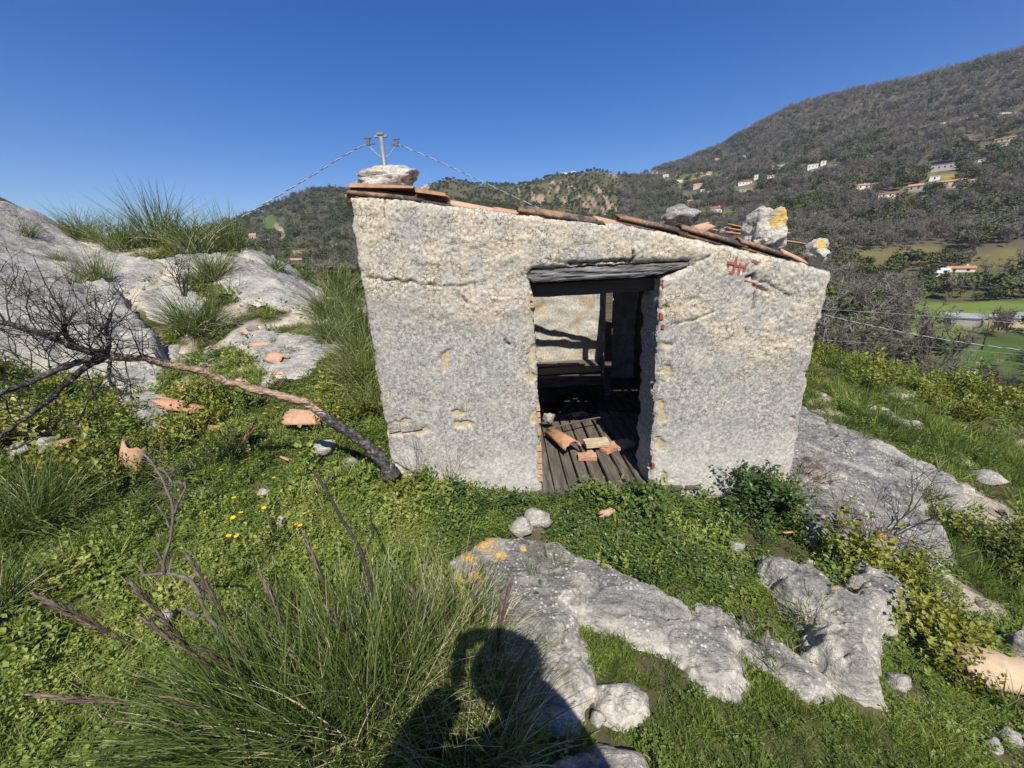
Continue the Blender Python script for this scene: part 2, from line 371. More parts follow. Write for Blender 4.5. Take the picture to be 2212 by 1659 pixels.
# rock polygons in photo units: name, label, polygon, height, edge width, lichen spots
SLABS = [
 ('rock_outcrop', 'broad sloping limestone outcrop at the far left skyline, highest rock in view', [(-80,428),(0,437),(60,450),(100,462),(128,490),(150,510),(215,540),(320,556),(350,575),(330,602),(250,622),(140,608),(60,618),(-80,650)], .10, .5, []),
 ('boulder', 'big grey boulder with a dark overhanging right edge behind the burnt branches', [(-80,655),(20,650),(120,634),(235,622),(255,630),(262,650),(300,700),(345,735),(352,756),(335,775),(250,772),(150,770),(60,765),(-80,750)], .34, .16, []),
 ('flat_rock', 'low grey rock ledge directly below the big boulder and the stripped trunk', [(120,775),(280,770),(352,752),(385,742),(380,775),(350,800),(330,832),(262,838),(215,812),(150,800)], .07, .15, []),
 ('rock_outcrop', 'long tilted bedrock sheet below the row of tussocks, dotted with tile chips', [(335,560),(420,546),(500,556),(560,570),(620,595),(680,628),(692,658),(640,668),(560,655),(510,640),(450,590),(380,575)], .07, .3, []),
 ('flat_rock', 'small pale broken ledge just above the largest drooping tussock', [(300,640),(345,605),(400,612),(440,640),(420,690),(360,695),(318,680)], .05, .2, []),
 ('flat_rock', 'narrow light rock rim along the crest above the far valley', [(520,536),(545,535),(590,555),(640,585),(700,628),(690,640),(640,604),(590,578),(540,556)], .10, .12, []),
 ('flat_rock', 'flat pale rock with two tile shards, in the grass left of the hut', [(500,724),(560,714),(640,720),(700,722),(748,742),(715,765),(690,775),(660,802),(600,812),(560,792),(540,765),(520,748)], .05, .2, []),
 ('flat_rock', 'triangular grey rock sunk in grass below the stripped trunk', [(245,862),(300,848),(352,838),(366,870),(362,925),(335,947),(305,930),(275,898)], .06, .14, []),
 ('rock_outcrop', 'large grey slab with orange lichen on its top left, in the centre foreground', [(950,1250),(985,1202),(1050,1150),(1130,1153),(1200,1164),(1262,1205),(1400,1262),(1480,1300),(1502,1340),(1480,1400),(1380,1382),(1290,1352),(1242,1335),(1268,1400),(1290,1470),(1250,1560),(1150,1570),(1000,1440),(950,1340)], .075, .22, [(1045,1175,48),(1080,1200,30),(1015,1205,36),(985,1250,40),(1030,1245,36),(1000,1280,30),(1130,1185,18)]),
 ('rock_outcrop', 'ridge of grey rock running down to the right from the lichen slab', [(1500,1330),(1510,1300),(1545,1295),(1620,1338),(1700,1388),(1790,1458),(1810,1490),(1740,1492),(1680,1445),(1612,1402),(1622,1470),(1598,1497),(1530,1478),(1465,1420),(1430,1385),(1440,1320)], .065, .16, [(1690,1385,10)]),
 ('flat_rock', 'small flat rock half buried in grass below the lichen slab', [(1290,1482),(1350,1470),(1392,1500),(1402,1540),(1345,1562),(1292,1535)], .05, .1, []),
 ('flat_rock', 'pale crumbly rock at the bottom edge beside the photographer shadow', [(1180,1650),(1290,1598),(1380,1622),(1425,1690),(1300,1780),(1180,1760)], .06, .12, []),
 ('rock_outcrop', 'wide smooth grey rock sheet sloping away from the right corner of the hut', [(1690,900),(1728,880),(1800,920),(1900,958),(2000,1000),(2092,1042),(2078,1062),(2062,1102),(2008,1082),(1990,1118),(2042,1142),(2062,1200),(2040,1228),(1960,1216),(1870,1202),(1800,1180),(1740,1140),(1690,1070)], .10, .25, [(1900,1160,26),(1830,1130,16),(1960,1190,16),(1780,1115,10)]),
 ('rock_outcrop', 'hooked grey boulder with a dark hollow under its left side, lower right', [(1645,1228),(1662,1207),(1755,1235),(1800,1268),(1842,1292),(1842,1212),(1900,1240),(1990,1310),(1962,1326),(1930,1330),(1900,1370),(1882,1420),(1907,1503),(1860,1492),(1800,1450),(1752,1400),(1752,1345),(1700,1290)], .14, .13, [(1805,1270,10)]),
]
SLABW = []
for s in SLABS:
    SLABW.append(np.array([hit(px, py, s[3]*.6, 14.0)[:2] for px, py in s[2]]))
def rock_sd(x, y):
    P = np.stack([np.ravel(x), np.ravel(y)], 1); d = np.full(len(P), -9.0)
    for w in SLABW:
        bb = (P[:, 0] > w[:, 0].min()-.5) & (P[:, 0] < w[:, 0].max()+.5) & (P[:, 1] > w[:, 1].min()-.5) & (P[:, 1] < w[:, 1].max()+.5)
        if bb.any(): d[bb] = np.maximum(d[bb], poly_sdf(P[bb], w))
    return d

# ------------------------------------------------------------------ ground sheet
def m_ground():
    t = NT('ground'); v = t.coord(kind='Object'); c = t.attr('col', out='Color')
    n1 = t.noise(v, 9, 6, .6); n2 = t.noise(v, 60, 4)
    a = t.mix(t.ramp(n1, [(.35, 0.0), (.65, 1.0)]), t.mix(1.0, c, (.72, .72, .72), 'MULTIPLY'), t.mix(1.0, c, (1.25, 1.2, 1.15), 'MULTIPLY'))
    a = t.mix(t.ramp(n2, [(.4, 0.0), (.75, .5)]), a, t.mix(1.0, a, (1.5, 1.4, 1.3), 'MULTIPLY'))
    return t.done(a, t.bump(n2, .6, .015), .95)
def build_ground():
    az = np.concatenate([np.arange(-66, 66, .22), np.arange(66, 294, 3.0)]); na = len(az)
    r = np.exp(np.linspace(math.log(.25), math.log(2600), 400)); nr = len(r)
    A, Rr = np.meshgrid(np.radians(az), r, indexing='ij'); X = Rr*np.sin(A); Y = Rr*np.cos(A)
    X, Y, Rf = X.ravel(), Y.ravel(), Rr.ravel()
    Z = ground_z(X, Y)
    px, py, ok, dens, col = landclass(X, Y, Z)
    nearw = (Rf < 40)
    soil = np.tile(np.array([.075, .072, .034]), (len(X), 1)); g = fbm(X*.9, Y*.9, 0, 3, 61)
    pale = sstep(.05, .3, fbm(X*1.1, Y*1.1, 5, 3, 77) + .25*((Y > 4) & (X < -1)) - .12)*((X < -1) & (Y > 3.2)) 
    pale = np.maximum(pale, .8*sstep(.22, .35, fbm(X*1.6, Y*.9, 9, 3, 78))*((X > 2.2) & (Y > 1.5)))
    soil = soil*(1+.5*g[:, None])*(1-pale[:, None]) + pale[:, None]*np.array([.42, .38, .31])
    fade = sstep(16, 60, Rf)[:, None]; col = soil*(1-fade) + col*fade
    i = np.arange(na)[:, None]; j = np.arange(nr-1)[None]; i2 = (i+1) % na
    Q = np.stack([i*nr+j, i*nr+j+1, i2*nr+j+1, i2*nr+j], -1).reshape(-1, 4)
    V = np.stack([X, Y, Z], 1); V = np.concatenate([V, [[0, 0, float(ground_z(np.array([0.]), np.array([0.]))[0])]]]); c0 = len(V)-1
    T = np.stack([np.arange(na)*nr, ((np.arange(na)+1) % na)*nr, np.full(na, c0)], -1)
    col = np.concatenate([col, col[:1]])
    me = mesh_data('ground', V, [Q, T], m_ground(), True, {'col': col})
    tag(obj('ground', me), kind='structure')
build_ground()

# ------------------------------------------------------------------ rocks
def m_rock(name, base=1.0, warm=0.0, sc=1.0, blot=.75):
    t = NT(name); v = t.coord(kind='Object'); vs = t.coord((1, 1, 3.0), rot=(.2, .25, .5))
    stn = t.noise(t.coord((.7, 5.0, 4.0), rot=(0, .15, .55)), 4.5, 6, .65, .5); big = t.noise(v, 2.2, 5, .6); mid = t.noise(vs, 16*sc, 6, .65, .4); fine = t.noise(v, 75*sc, 4, .6); spk = t.voro(v, 42*sc)
    g = lambda a: (a*base, a*base*(.975-.02*warm), a*base*(.93-.09*warm))
    c = t.ramp(mid, [(.25, g(.10)), (.45, g(.19)), (.58, g(.27)), (.75, g(.45))])
    c = t.mix(t.ramp(big, [(.42, 0.0), (.62, .75)]), c, t.mix(t.ramp(fine, [(.35, 0.0), (.6, 1.0)]), g(.20), g(.46)))
    c = t.mix(t.ramp(fine, [(.52, 0.0), (.63, blot)]), c, g(.085)); c = t.mix(t.ramp(t.noise(v, 30*sc, 4, .6), [(.54, 0.0), (.66, blot*.8)]), c, g(.11))
    c = t.mix(t.math('MULTIPLY', t.ramp(spk, [(.22, 1.0), (.34, 0.0)]), t.ramp(t.noise(v, 6, 3), [(.42, 0.0), (.55, .9)])), c, (.56, .55, .49))
    c = t.mix(.8, c, t.ramp(stn, [(.32, (.45, .45, .45)), (.5, (1, 1, 1)), (.68, (1.3, 1.28, 1.22))]), 'MULTIPLY')
    pale = t.attr('pale'); c = t.mix(t.math('MULTIPLY', pale, t.ramp(mid, [(.35, .3), (.6, 1.0)])), c, (.60, .56, .47))
    li = t.attr('lichen'); lm = t.math('ADD', t.math('MULTIPLY', li, 1.0), t.math('MULTIPLY', t.math('SUBTRACT', t.noise(v, 34, 6, .75), .5), 3.2))
    c = t.mix(t.ramp(lm, [(.55, 0.0), (.68, .95)]), c, t.mix(t.ramp(fine, [(.4, 0.0), (.6, 1.0)]), (.56, .31, .05), (.60, .43, .15)))
    b = t.bump(stn, .7, .03); b = t.bump(mid, .8, .02, b); b = t.bump(fine, .7, .008, b); b = t.bump(spk, .25, .006, b)
    return t.done(c, b, .93)
M_ROCK = m_rock('limestone_grey', .88, .25); M_ROCKL = m_rock('limestone_pale', 1.22, .45, 1.0, .55); M_STONE = m_rock('loose_stone', 1.35, 1.0)

def build_slab(idx):
    name, label, pp, h, ew, lich = SLABS[idx]; w = SLABW[idx]
    lo, hi = w.min(0)-.15, w.max(0)+.15; ext = (hi-lo).max()
    dist = np.hypot(*w.mean(0)); s = np.clip(dist*.0042, .009, .045)
    s = max(s, math.sqrt((hi-lo)[0]*(hi-lo)[1]/90000))
    gx = np.arange(lo[0], hi[0], s); gy = np.arange(lo[1], hi[1], s); X, Y = np.meshgrid(gx, gy, indexing='ij'); sh = X.shape; X, Y = X.ravel(), Y.ravel()
    d = poly_sdf(np.stack([X, Y], 1), w) + .018*min(1.5, dist/2.5) + .055*min(1.4, dist/2.5)*fbm(X*5.5, Y*5.5, idx, 5, 90+idx, .62)
    e = sstep(-.012, .03+ew*.28, d)**.6
    wx, wy = X + .10*fbm(X*3, Y*3, 1, 3, 31), Y + .10*fbm(X*3, Y*3, 5, 3, 33); g = np.clip(dist/3.2, .75, 1.9)
    f1, f2, rid, vx, vy = worley(wx*2.6/g, wy*3.4/g, 700+idx); _, _, r2, ux, uy = worley(wx*9/g+.3, wy*12/g, 720+idx); s1, s2, r3, qx, qy = worley(wx*24/g, wy*30/g, 740+idx)
    crk = np.exp(-((f2-f1)/.07)**2)*sstep(-.15, .2, fbm(X*2, Y*2, 3, 2, 750+idx))
    amp = min(.75, .3+h*4)*g
    rel = amp*((rid-.5)*.050 + vx*(rid-.45)*.07 + vy*(r2*.2-.04)*.10 - .045*crk + (r2-.5)*.016 + ux*(r2-.5)*.03 + (r3-.5)*.007 - .010*np.exp(-((s2-s1)/.12)**2)*(r2 > .45))
    q = X*.5 + Y*.35 + .25*fbm(X*1.2, Y*1.2, 0, 3, 12); step = (np.floor(q*5) + sstep(.0, .12, q*5-np.floor(q*5)))/5 - q
    rel = rel + .10*step*amp*min(1, h*7) + .010*fbm(X*9, Y*11, 2, 4, 43) - .008*np.abs(fbm(X*26, Y*30, 2, 3, 47)); pits = fbm(X*13, Y*13, 4, 2, 49); rel = rel - .022*sstep(.32, .5, pits)
    Z = ground_z(X, Y) + h*e + rel*np.clip(e, 0, 1) - .14*(1-sstep(-.10, .01, d))
    keep = d > -.10
    n1 = sh[1]; i = np.arange(sh[0]-1)[:, None]; j = np.arange(sh[1]-1)[None]
    Q = np.stack([i*n1+j, (i+1)*n1+j, (i+1)*n1+j+1, i*n1+j+1], -1).reshape(-1, 4); Q = Q[keep[Q].all(1)]
    used = np.unique(Q); mp = np.full(len(X), -1); mp[used] = np.arange(len(used)); Q = mp[Q]
    V = np.stack([X, Y, Z], 1)[used]
    lic = np.zeros(len(V))
    for lx, ly, lr in lich:
        px, py, _ = project(V); lic = np.maximum(lic, 1-np.hypot((px-lx)/lr, (py-ly)/(lr*.75)))
    pale = sstep(.12, -.02, d[used])*.8 + sstep(.1, .4, fbm(X[used]*2.5, Y[used]*2.5, 6, 3, 55))*.5
    me = mesh_data(name, V, Q, M_ROCK if idx > 7 else M_ROCKL, True, {'lichen': np.clip(lic, 0, 1), 'pale': np.clip(pale, 0, 1)})
    tag(obj(name, me), label, 'rock', 'bedrock showing through the grass')
for k in range(len(SLABS)): build_slab(k)

def stone_mesh(name, size, seed, mat, sub=4, rough=.25, flat=.0, lichen=None):
    bm = bmesh.new(); bmesh.ops.create_icosphere(bm, subdivisions=sub, radius=1.0)
    V = np.array([v.co[:] for v in bm.verts]); F = np.array([[v.index for v in f.verts] for f in bm.faces]); bm.free()
    rs = np.random.default_rng(seed)
    for _ in range(9):                                   # chip flat facets off the lump
        nrm = rs.normal(size=3); nrm /= np.linalg.norm(nrm); dd = rs.uniform(.62, .88); k = V@nrm
        V = V - np.maximum(k-dd, 0)[:, None]*nrm*.9
    n = V/np.linalg.norm(V, axis=1, keepdims=True)
    V = V + n*(rough*fbm(V[:, 0]*1.6, V[:, 1]*1.6, V[:, 2]*1.6, 4, seed) + rough*.22*fbm(V[:, 0]*7, V[:, 1]*7, V[:, 2]*7, 3, seed+5))[:, None]
    V = V*np.asarray(size)/2
    lic = np.zeros(len(V))
    if lichen is not None:
        c, rr = lichen; lic = np.clip(1.15-np.linalg.norm((V/(np.asarray(size)/2)-np.asarray(c))/rr, axis=1), 0, 1)
    return mesh_data(name, V, F, mat, True, {'lichen': lic, 'pale': np.full(len(V), .25)})
# ------------------------------------------------------------------ the hut
WY = 2.507                                     # front face of the hut
def W(px, py): p = at_y(px, py, WY); return (p[0], p[2])
def WP(l): return np.array([W(*p) for p in l])
def roof_z(x): return 2.118 - .177*(np.asarray(x)+.9)

def m_plaster():
    t = NT('plaster'); v = t.coord()
    n1 = t.noise(v, 46, 6, .72); n2 = t.noise(v, 100, 4, .6); n3 = t.noise(v, 5, 5, .6); n4 = t.noise(v, 14, 4, .6)
    cream = t.ramp(n1, [(.31, (.13, .11, .08)), (.41, (.36, .31, .23)), (.54, (.55, .485, .375)), (.72, (.72, .665, .55))])
    cream = t.mix(t.ramp(n3, [(.45, 0.0), (.66, .7)]), cream, t.ramp(n1, [(.3, (.16, .16, .155)), (.55, (.42, .41, .39)), (.75, (.68, .66, .62))]))
    grey = t.ramp(n1, [(.33, (.085, .080, .072)), (.45, (.26, .25, .225)), (.56, (.39, .375, .335)), (.68, (.66, .635, .57))])
    grey = t.mix(t.ramp(n2, [(.52, 0.0), (.62, .72)]), grey, (.13, .125, .115)); grey = t.mix(t.ramp(t.noise(v, 60, 3, .5), [(.54, 0.0), (.62, .6)]), grey, (.60, .575, .51))
    grey = t.mix(t.ramp(n4, [(.5, 0.0), (.7, .45)]), grey, (.55, .50, .40))
    grey = t.mix(t.ramp(n3, [(.42, 0.0), (.62, .3)]), grey, (.34, .33, .315))
    white = t.ramp(n1, [(.3, (.25, .24, .21)), (.48, (.46, .44, .39)), (.68, (.68, .655, .59))])
    c = t.mix(t.attr('white'), grey, white); c = t.mix(t.attr('cream'), c, cream)
    chip = t.ramp(n1, [(.3, (.33, .27, .16)), (.6, (.52, .44, .28)), (.8, (.62, .54, .38))]); c = t.mix(t.attr('chip'), c, chip)
    c = t.mix(t.math('MULTIPLY', t.attr('shade_and_cracks'), .75), c, (.045, .042, .04))  # interior shade painted onto the side walls; plaster cracks darkened too
    wv = t.n('ShaderNodeVectorMath', operation='ADD'); nv = t.n('ShaderNodeTexNoise'); nv.inputs['Scale'].default_value = 24; nv.inputs['Detail'].default_value = 4; t.l(v, nv.inputs['Vector'])
    sv = t.n('ShaderNodeVectorMath', operation='SCALE'); sv.inputs['Scale'].default_value = .055; t.l(nv.outputs['Color'], sv.inputs[0]); t.l(v, wv.inputs[0]); t.l(sv.outputs[0], wv.inputs[1])
    ve = t.voro(wv.outputs[0], 30, 'DISTANCE_TO_EDGE'); ck = t.math('MULTIPLY', t.ramp(ve, [(.0, 1.0), (.055, 0.0)]), t.ramp(t.noise(v, 9, 4, .6), [(.46, 0.0), (.60, 1.0)]))
    ck = t.math('MULTIPLY', ck, t.math('ADD', t.math('MULTIPLY', t.attr('cream'), .6), .22))
    c = t.mix(ck, c, (.10, .085, .065))
    b = t.bump(n1, .32, .007); b = t.bump(n2, .45, .005, b); b = t.bump(t.math('SUBTRACT', 1.0, ck), .6, .012, b)
    return t.done(c, b, .95)
M_PLASTER = m_plaster()
def m_wood(name, stops, sc=(14, 1.1, 14), dark=.5):
    t = NT(name); v = t.coord(sc); n = t.noise(v, 3.2, 7, .65, .6); n2 = t.noise(t.coord(), 6, 4); o = t.n('ShaderNodeObjectInfo').outputs['Random']
    c = t.ramp(n, stops); c = t.mix(t.ramp(n2, [(.5, 0.0), (.75, dark)]), c, (.03, .027, .025)); c = t.mix(t.math('MULTIPLY', o, .35), c, (.09, .075, .06))
    return t.done(c, t.bump(n, .9, .008), .85)
G1 = [(.3, (.035, .034, .033)), (.48, (.14, .135, .13)), (.62, (.27, .265, .26)), (.8, (.42, .42, .41))]
B1 = [(.3, (.040, .034, .029)), (.5, (.130, .112, .096)), (.65, (.205, .182, .160)), (.8, (.31, .285, .255))]
M_LINTEL = m_wood('weathered_lintel', G1, (1.0, 12, 16), .2); M_PLANK = m_wood('floor_wood', B1); M_BEAM = m_wood('beam_wood', B1, (1.1, 12, 12))
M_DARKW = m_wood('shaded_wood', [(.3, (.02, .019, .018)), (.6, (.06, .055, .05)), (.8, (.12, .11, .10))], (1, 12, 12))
def m_terra(name, base, dark=.5, vary=.55, lo=.50):
    t = NT(name); v = t.coord(); n = t.noise(v, 18, 5, .6); n2 = t.noise(v, 7, 6, .7); o = t.n('ShaderNodeObjectInfo').outputs['Random']; b = np.array(base)
    c = t.ramp(n, [(.3, tuple(b*.72)), (.55, tuple(b)), (.75, tuple(np.minimum(b*1.3+.04, .9)))])
    c = t.mix(t.math('MULTIPLY', o, vary), c, (.55, .41, .29))
    c = t.mix(t.ramp(n2, [(lo, 0.0), (lo+.13, dark)]), c, (.05, .045, .042)); c = t.mix(t.ramp(t.noise(v, 30, 3), [(.62, 0.0), (.72, .6)]), c, (.48, .46, .42))
    return t.done(c, t.bump(n, .6, .006), .9)
M_TILE = m_terra('terracotta_tile', (.40, .225, .14), .85); M_VERGE = m_terra('lichen_shade_verge_tile', (.27, .155, .095), .95, .15, .43); M_SHARD = m_terra('terracotta_shard', (.47, .25, .145), .35); M_BRICK = m_terra('red_brick', (.31, .075, .045), .2, .1); M_JAMB = m_terra('orange_brick', (.50, .29, .15), .15)  # verge tile tone: black lichen plus painted shade under the tiles

hut = empty('stone_hut', (.57, WY, 0)); tag(hut, 'small ruined plastered stone hut with a dark open doorway and sloping tiled roof', 'hut')
def part(name, me, **k):
    o = obj(name, me, **k); o.parent = hut; o.matrix_parent_inverse = Matrix.Translation((-.57, -WY, 0)); return o

OUTER = WP([(756,424),(830,424),(900,432),(960,441),(1080,457),(1140,463),(1290,477),(1340,483),(1440,503),(1560,529),(1640,547),(1690,560),(1735,566),(1765,577),(1790,588),(1796,600),(1786,650),(1776,690),(1768,702),(1757,760),(1747,830),(1734,900),(1722,980),(1708,1050)])
OUTER = np.concatenate([OUTER, [(OUTER[-1][0]+.01, -.32), (-.84, -.32)], WP([(850,1040),(838,960),(826,900),(811,800),(795,700),(780,610),(764,520)])])
OPEN = WP([(1139,593),(1152,580),(1300,573),(1490,563),(1493,573),(1475,583),(1440,595),(1427,602),(1424,640),(1419,720),(1416,800),(1412,900),(1406,1000),(1402,1062)])
OPEN = np.concatenate([OPEN, [(OPEN[-1][0], .02), (W(1172, 1062)[0], .02)], WP([(1172,1062),(1170,1000),(1166,900),(1161,800),(1157,700),(1149,630)])])
CHIPS = [(865,925,34,17),(905,930,20,10),(962,778,9,22),(1003,917,24,9),(1438,666,8,12),(1440,745,10,6),(1441,800,12,16),(1428,880,9,16),(1430,905,9,12),(1428,960,10,14),(1436,1035,8,18),
         (1152,660,7,22),(1149,770,8,26),(1146,815,10,12),(1152,905,8,14),(875,1035,26,12),(1520,1078,40,7),(1760,975,14,7),(1745,945,8,6),(1714,905,8,6),(1745,810,9,7),(1150,1075,30,8),(990,895,16,8),(1755,1010,12,5)]
CRACKS = [([(1230,570),(1300,566),(1342,562),(1366,563)], .008, .03),([(1366,545),(1367,592)], .006, .03),([(1180,560),(1235,571)], .006, .012),([(795,598),(850,606),(905,611),(960,618),(1010,616)], .008, .011),
          ([(1700,640),(1660,612),(1640,608)], .007, .015),([(1628,604),(1624,596),(1610,600)], .012, .035),([(1655,628),(1625,618),(1640,620)], .006, .02),([(1622,668),(1628,630)], .005, .02),([(830,430),(831,470)], .005, .01),
          ([(1365,592),(1240,583),(1150,580)], .006, .012),([(1495,568),(1530,556)], .006, .01),([(1450,700),(1500,690),(1540,672)], .006, .01),([(1000,640),(1010,655)],.01,.015),([(1090,735),(1100,745)],.008,.02),([(846,1000),(900,1030),(880,1042)],.01,.02)]
def plaster_rel(X, Z, seed=0):
    """relief of the plaster (positive = proud)"""
    big = fbm(X*3.2, Z*3.2, 1, 3, 201+seed)*.008
    crumb = np.abs(fbm(X*34, Z*40, 2, 4, 207+seed)); crumb2 = np.abs(fbm(X*60, Z*64, 3, 2, 209+seed))
    flake = sstep(.05, .3, fbm(X*8+.5*Z, Z*11, 3, 3, 211+seed))
    return big, crumb, crumb2, flake
def front_wall():
    s = .0085; x0, x1, z0, z1 = -.99, 2.13, -.32, 2.2
    gx = np.arange(x0, x1, s); gz = np.arange(z0, z1, s); X, Z = np.meshgrid(gx, gz, indexing='ij'); sh = X.shape; X, Z = X.ravel(), Z.ravel()
    jx, jz = .012*fbm(X*9, Z*9, 0, 4, 220), .012*fbm(X*9, Z*9, 7, 4, 221)
    P = np.stack([X+jx, Z+jz], 1)
    def sd(P): return np.minimum(poly_sdf(P, OUTER), -poly_sdf(P, OPEN))
    d = sd(P); gxx = (sd(P+[.002, 0])-d)/.002; gzz = (sd(P+[0, .002])-d)/.002
    i = np.arange(sh[0]-1)[:, None]; j = np.arange(sh[1]-1)[None]; n1 = sh[1]
    Q = np.stack([i*n1+j, (i+1)*n1+j, (i+1)*n1+j+1, i*n1+j+1], -1).reshape(-1, 4); Q = Q[d[Q].mean(1) > 0]
    E = np.concatenate([Q[:, [0, 1]], Q[:, [1, 2]], Q[:, [2, 3]], Q[:, [3, 0]]]); key = np.sort(E, 1); key = key[:, 0]*len(X)+key[:, 1]
    _, inv, cnt = np.unique(key, return_inverse=True, return_counts=True); B = E[cnt[inv] == 1]
    bv = np.unique(B); mv = np.clip(d[bv], -.012, .012)
    X = X.copy(); Z = Z.copy(); X[bv] -= mv*gxx[bv]; Z[bv] -= mv*gzz[bv]
    # zones
    edge = 1.38 - .12*(X > .2)*sstep(.2, .9, X) - .28*sstep(1.1, 1.5, X) + .12*fbm(X*2.2, Z*1.5, 0, 4, 230)
    cream = sstep(-.06, .07, Z-edge)
    cream = np.maximum(cream, .6*sstep(.16, .02, np.abs(X-.13))*sstep(.6, 1.0, Z)*sstep(.45, .55, .5+fbm(X*4, Z*4, 1, 3, 233)+.1))
    cream = np.maximum(cream, .6*sstep(.18, .42, fbm(X*3, Z*3, 4, 4, 235)+.12*(X > 1.0))*sstep(.5, .8, Z))
    # cooler weathered patches at the top right
    cream *= 1-.75*sstep(.02, .25, fbm(X*3.1, Z*4.2, 9, 4, 238)+.22*sstep(1.2, 1.5, X)*sstep(1.35, 1.5, Z)-.02)
    white = sstep(.62, .25, Z + .2*fbm(X*2, Z*2, 3, 4, 240)) * .9
    big, cr, cr2, fl = plaster_rel(X, Z)
    up = sstep(-.05, .15, Z-edge)
    y = big + up*(.006*(fl-.5) - .007*np.exp(-cr*11) + .002) + (1-up)*(-.0012*np.exp(-cr*9)) - .0012*np.exp(-cr2*8)
    y = y + .012*up
    PP = np.stack([X, Z], 1); chip = np.zeros(len(X)); px, py, _ = project(np.stack([X, np.full(len(X), WY), Z], 1)); nn = fbm(X*18, Z*18, 2, 3, 250)
    for cx, cy, rx, rz in CHIPS:
        chip = np.maximum(chip, sstep(-.15, .15, 1-np.hypot((px-cx)/rx, (py-cy)/rz)+.7*nn))
    y = y - .013*chip; shade_and_cracks = np.zeros(len(X))
    for line, wd, dp in CRACKS:
        L = WP(line); dd = seg_dist(PP+np.stack([.01*nn, .012*nn], 1), L); k = np.exp(-(dd/wd)**2); y = y - dp*k; shade_and_cracks = np.maximum(shade_and_cracks, sstep(.3, .9, k))
    dn = np.clip(d, 0, 1); y = y - .03*np.exp(-(dn/.016)**1.0)
    pit = sstep(.60, .72, fbm(X*15, Z*18, 8, 2, 260)); y = y - .006*pit
    V = np.stack([X, WY - y, Z], 1)
    used = np.unique(Q); mp = np.full(len(X), -1); mp[used] = np.arange(len(used)); V = V[used]; Q = mp[Q]; B = mp[B]; A = {k: a[used] for k, a in (('cream', cream), ('white', white), ('chip', chip), ('shade_and_cracks', shade_and_cracks))}
    # returns of the edges (reveals), going back through the thickness of the wall
    bvn = np.unique(B); nb = len(bvn); mb = np.full(len(V), -1); mb[bvn] = np.arange(nb); cur = bvn.copy(); Vs = [V]; Qs = [Q]; base = len(V)
    gxb, gzb = gxx[used][bvn], gzz[used][bvn]
    for k, dy in enumerate((.02, .05, .09, .14, .19, .25, .32)):
        o = .022*fbm(V[bvn, 0]*8, V[bvn, 2]*8, dy*9, 3, 270) + .006*fbm(V[bvn, 0]*30, V[bvn, 2]*30, dy*30, 2, 271); o = o*min(1, dy/.05) - .006
        N = np.stack([V[bvn, 0]-gxb*o, np.full(nb, WY+dy), V[bvn, 2]-gzb*o], 1)
        idx = base + np.arange(nb)
        Qs.append(np.stack([cur[mb[B[:, 1]]], cur[mb[B[:, 0]]], idx[mb[B[:, 0]]], idx[mb[B[:, 1]]]], -1)); Vs.append(N); cur = idx; base += nb
    V = np.concatenate(Vs); nn_ = len(V)-len(A['cream'])
    A = {k: np.concatenate([a, np.tile(a[bvn]*(.3 if k != 'white' else 1), 7)]) for k, a in A.items()}
    part('front_wall', mesh_data('front_wall', V, np.concatenate(Qs), M_PLASTER, True, A))
front_wall()

def block_wall(name, x0, x1, y0, y1, zt, cell=.03, white=.6, cream=.3, shade_and_cracks=0.0):
    """wall with a closed skin and rough faces; zt(x) gives the top"""
    nx, ny, nz = [max(2, int(round(a/cell))+1) for a in (x1-x0, y1-y0, 2.2)]
    Vs, Qs, n = [], [], 0
    def face(A, B, fn):
        nonlocal n
        U, Wd = np.meshgrid(np.linspace(0, 1, A), np.linspace(0, 1, B), indexing='ij'); P = fn(U.ravel(), Wd.ravel()); i = np.arange(A-1)[:, None]; j = np.arange(B-1)[None]
        Qs.append(np.stack([i*B+j, (i+1)*B+j, (i+1)*B+j+1, i*B+j+1], -1).reshape(-1, 4)+n); Vs.append(P); n += len(P)
    X = lambda u: x0+(x1-x0)*u; Y = lambda u: y0+(y1-y0)*u; zz = lambda x, w: -.3 + (zt(x)+.3)*w
    face(nx, nz, lambda u, w: np.stack([X(u), np.full_like(u, y0), zz(X(u), w)], 1)); face(nx, nz, lambda u, w: np.stack([X(1-u), np.full_like(u, y1), zz(X(1-u), w)], 1))
    face(ny, nz, lambda u, w: np.stack([np.full_like(u, x0), Y(1-u), zz(x0+0*u, w)], 1)); face(ny, nz, lambda u, w: np.stack([np.full_like(u, x1), Y(u), zz(x1+0*u, w)], 1))
    face(nx, ny, lambda u, w: np.stack([X(u), Y(w), zt(X(u))], 1))
    V = np.concatenate(Vs); c = np.array([(x0+x1)/2, (y0+y1)/2, .8])
    d = np.stack([fbm(V[:, 0]*5, V[:, 1]*5, V[:, 2]*6, 4, 300), fbm(V[:, 0]*5, V[:, 1]*5, V[:, 2]*6, 4, 310), .3*fbm(V[:, 0]*5, V[:, 1]*5, V[:, 2]*6, 3, 320)], 1)*.03
    part(name, mesh_data(name, V+d, np.concatenate(Qs), M_PLASTER, True, {'white': np.full(len(V), white), 'shade_and_cracks': np.full(len(V), shade_and_cracks), 'cream': np.full(len(V), cream)*sstep(-.1, .3, fbm(V[:, 0]*3, V[:, 1]*3, V[:, 2]*3, 3, 330)), 'chip': .9*sstep(.25, .4, fbm(V[:, 0]*6, V[:, 1]*6, V[:, 2]*8, 3, 340))}))
block_wall('side_wall', -.90, -.58, 2.86, 5.50, lambda x: roof_z(x)-.06, shade_and_cracks=.9)  # both side walls darkened in colour to carry the indoor shade
block_wall('side_wall', 1.72, 2.03, 2.86, 5.50, lambda x: roof_z(x)-.06, white=.2, shade_and_cracks=1.2)
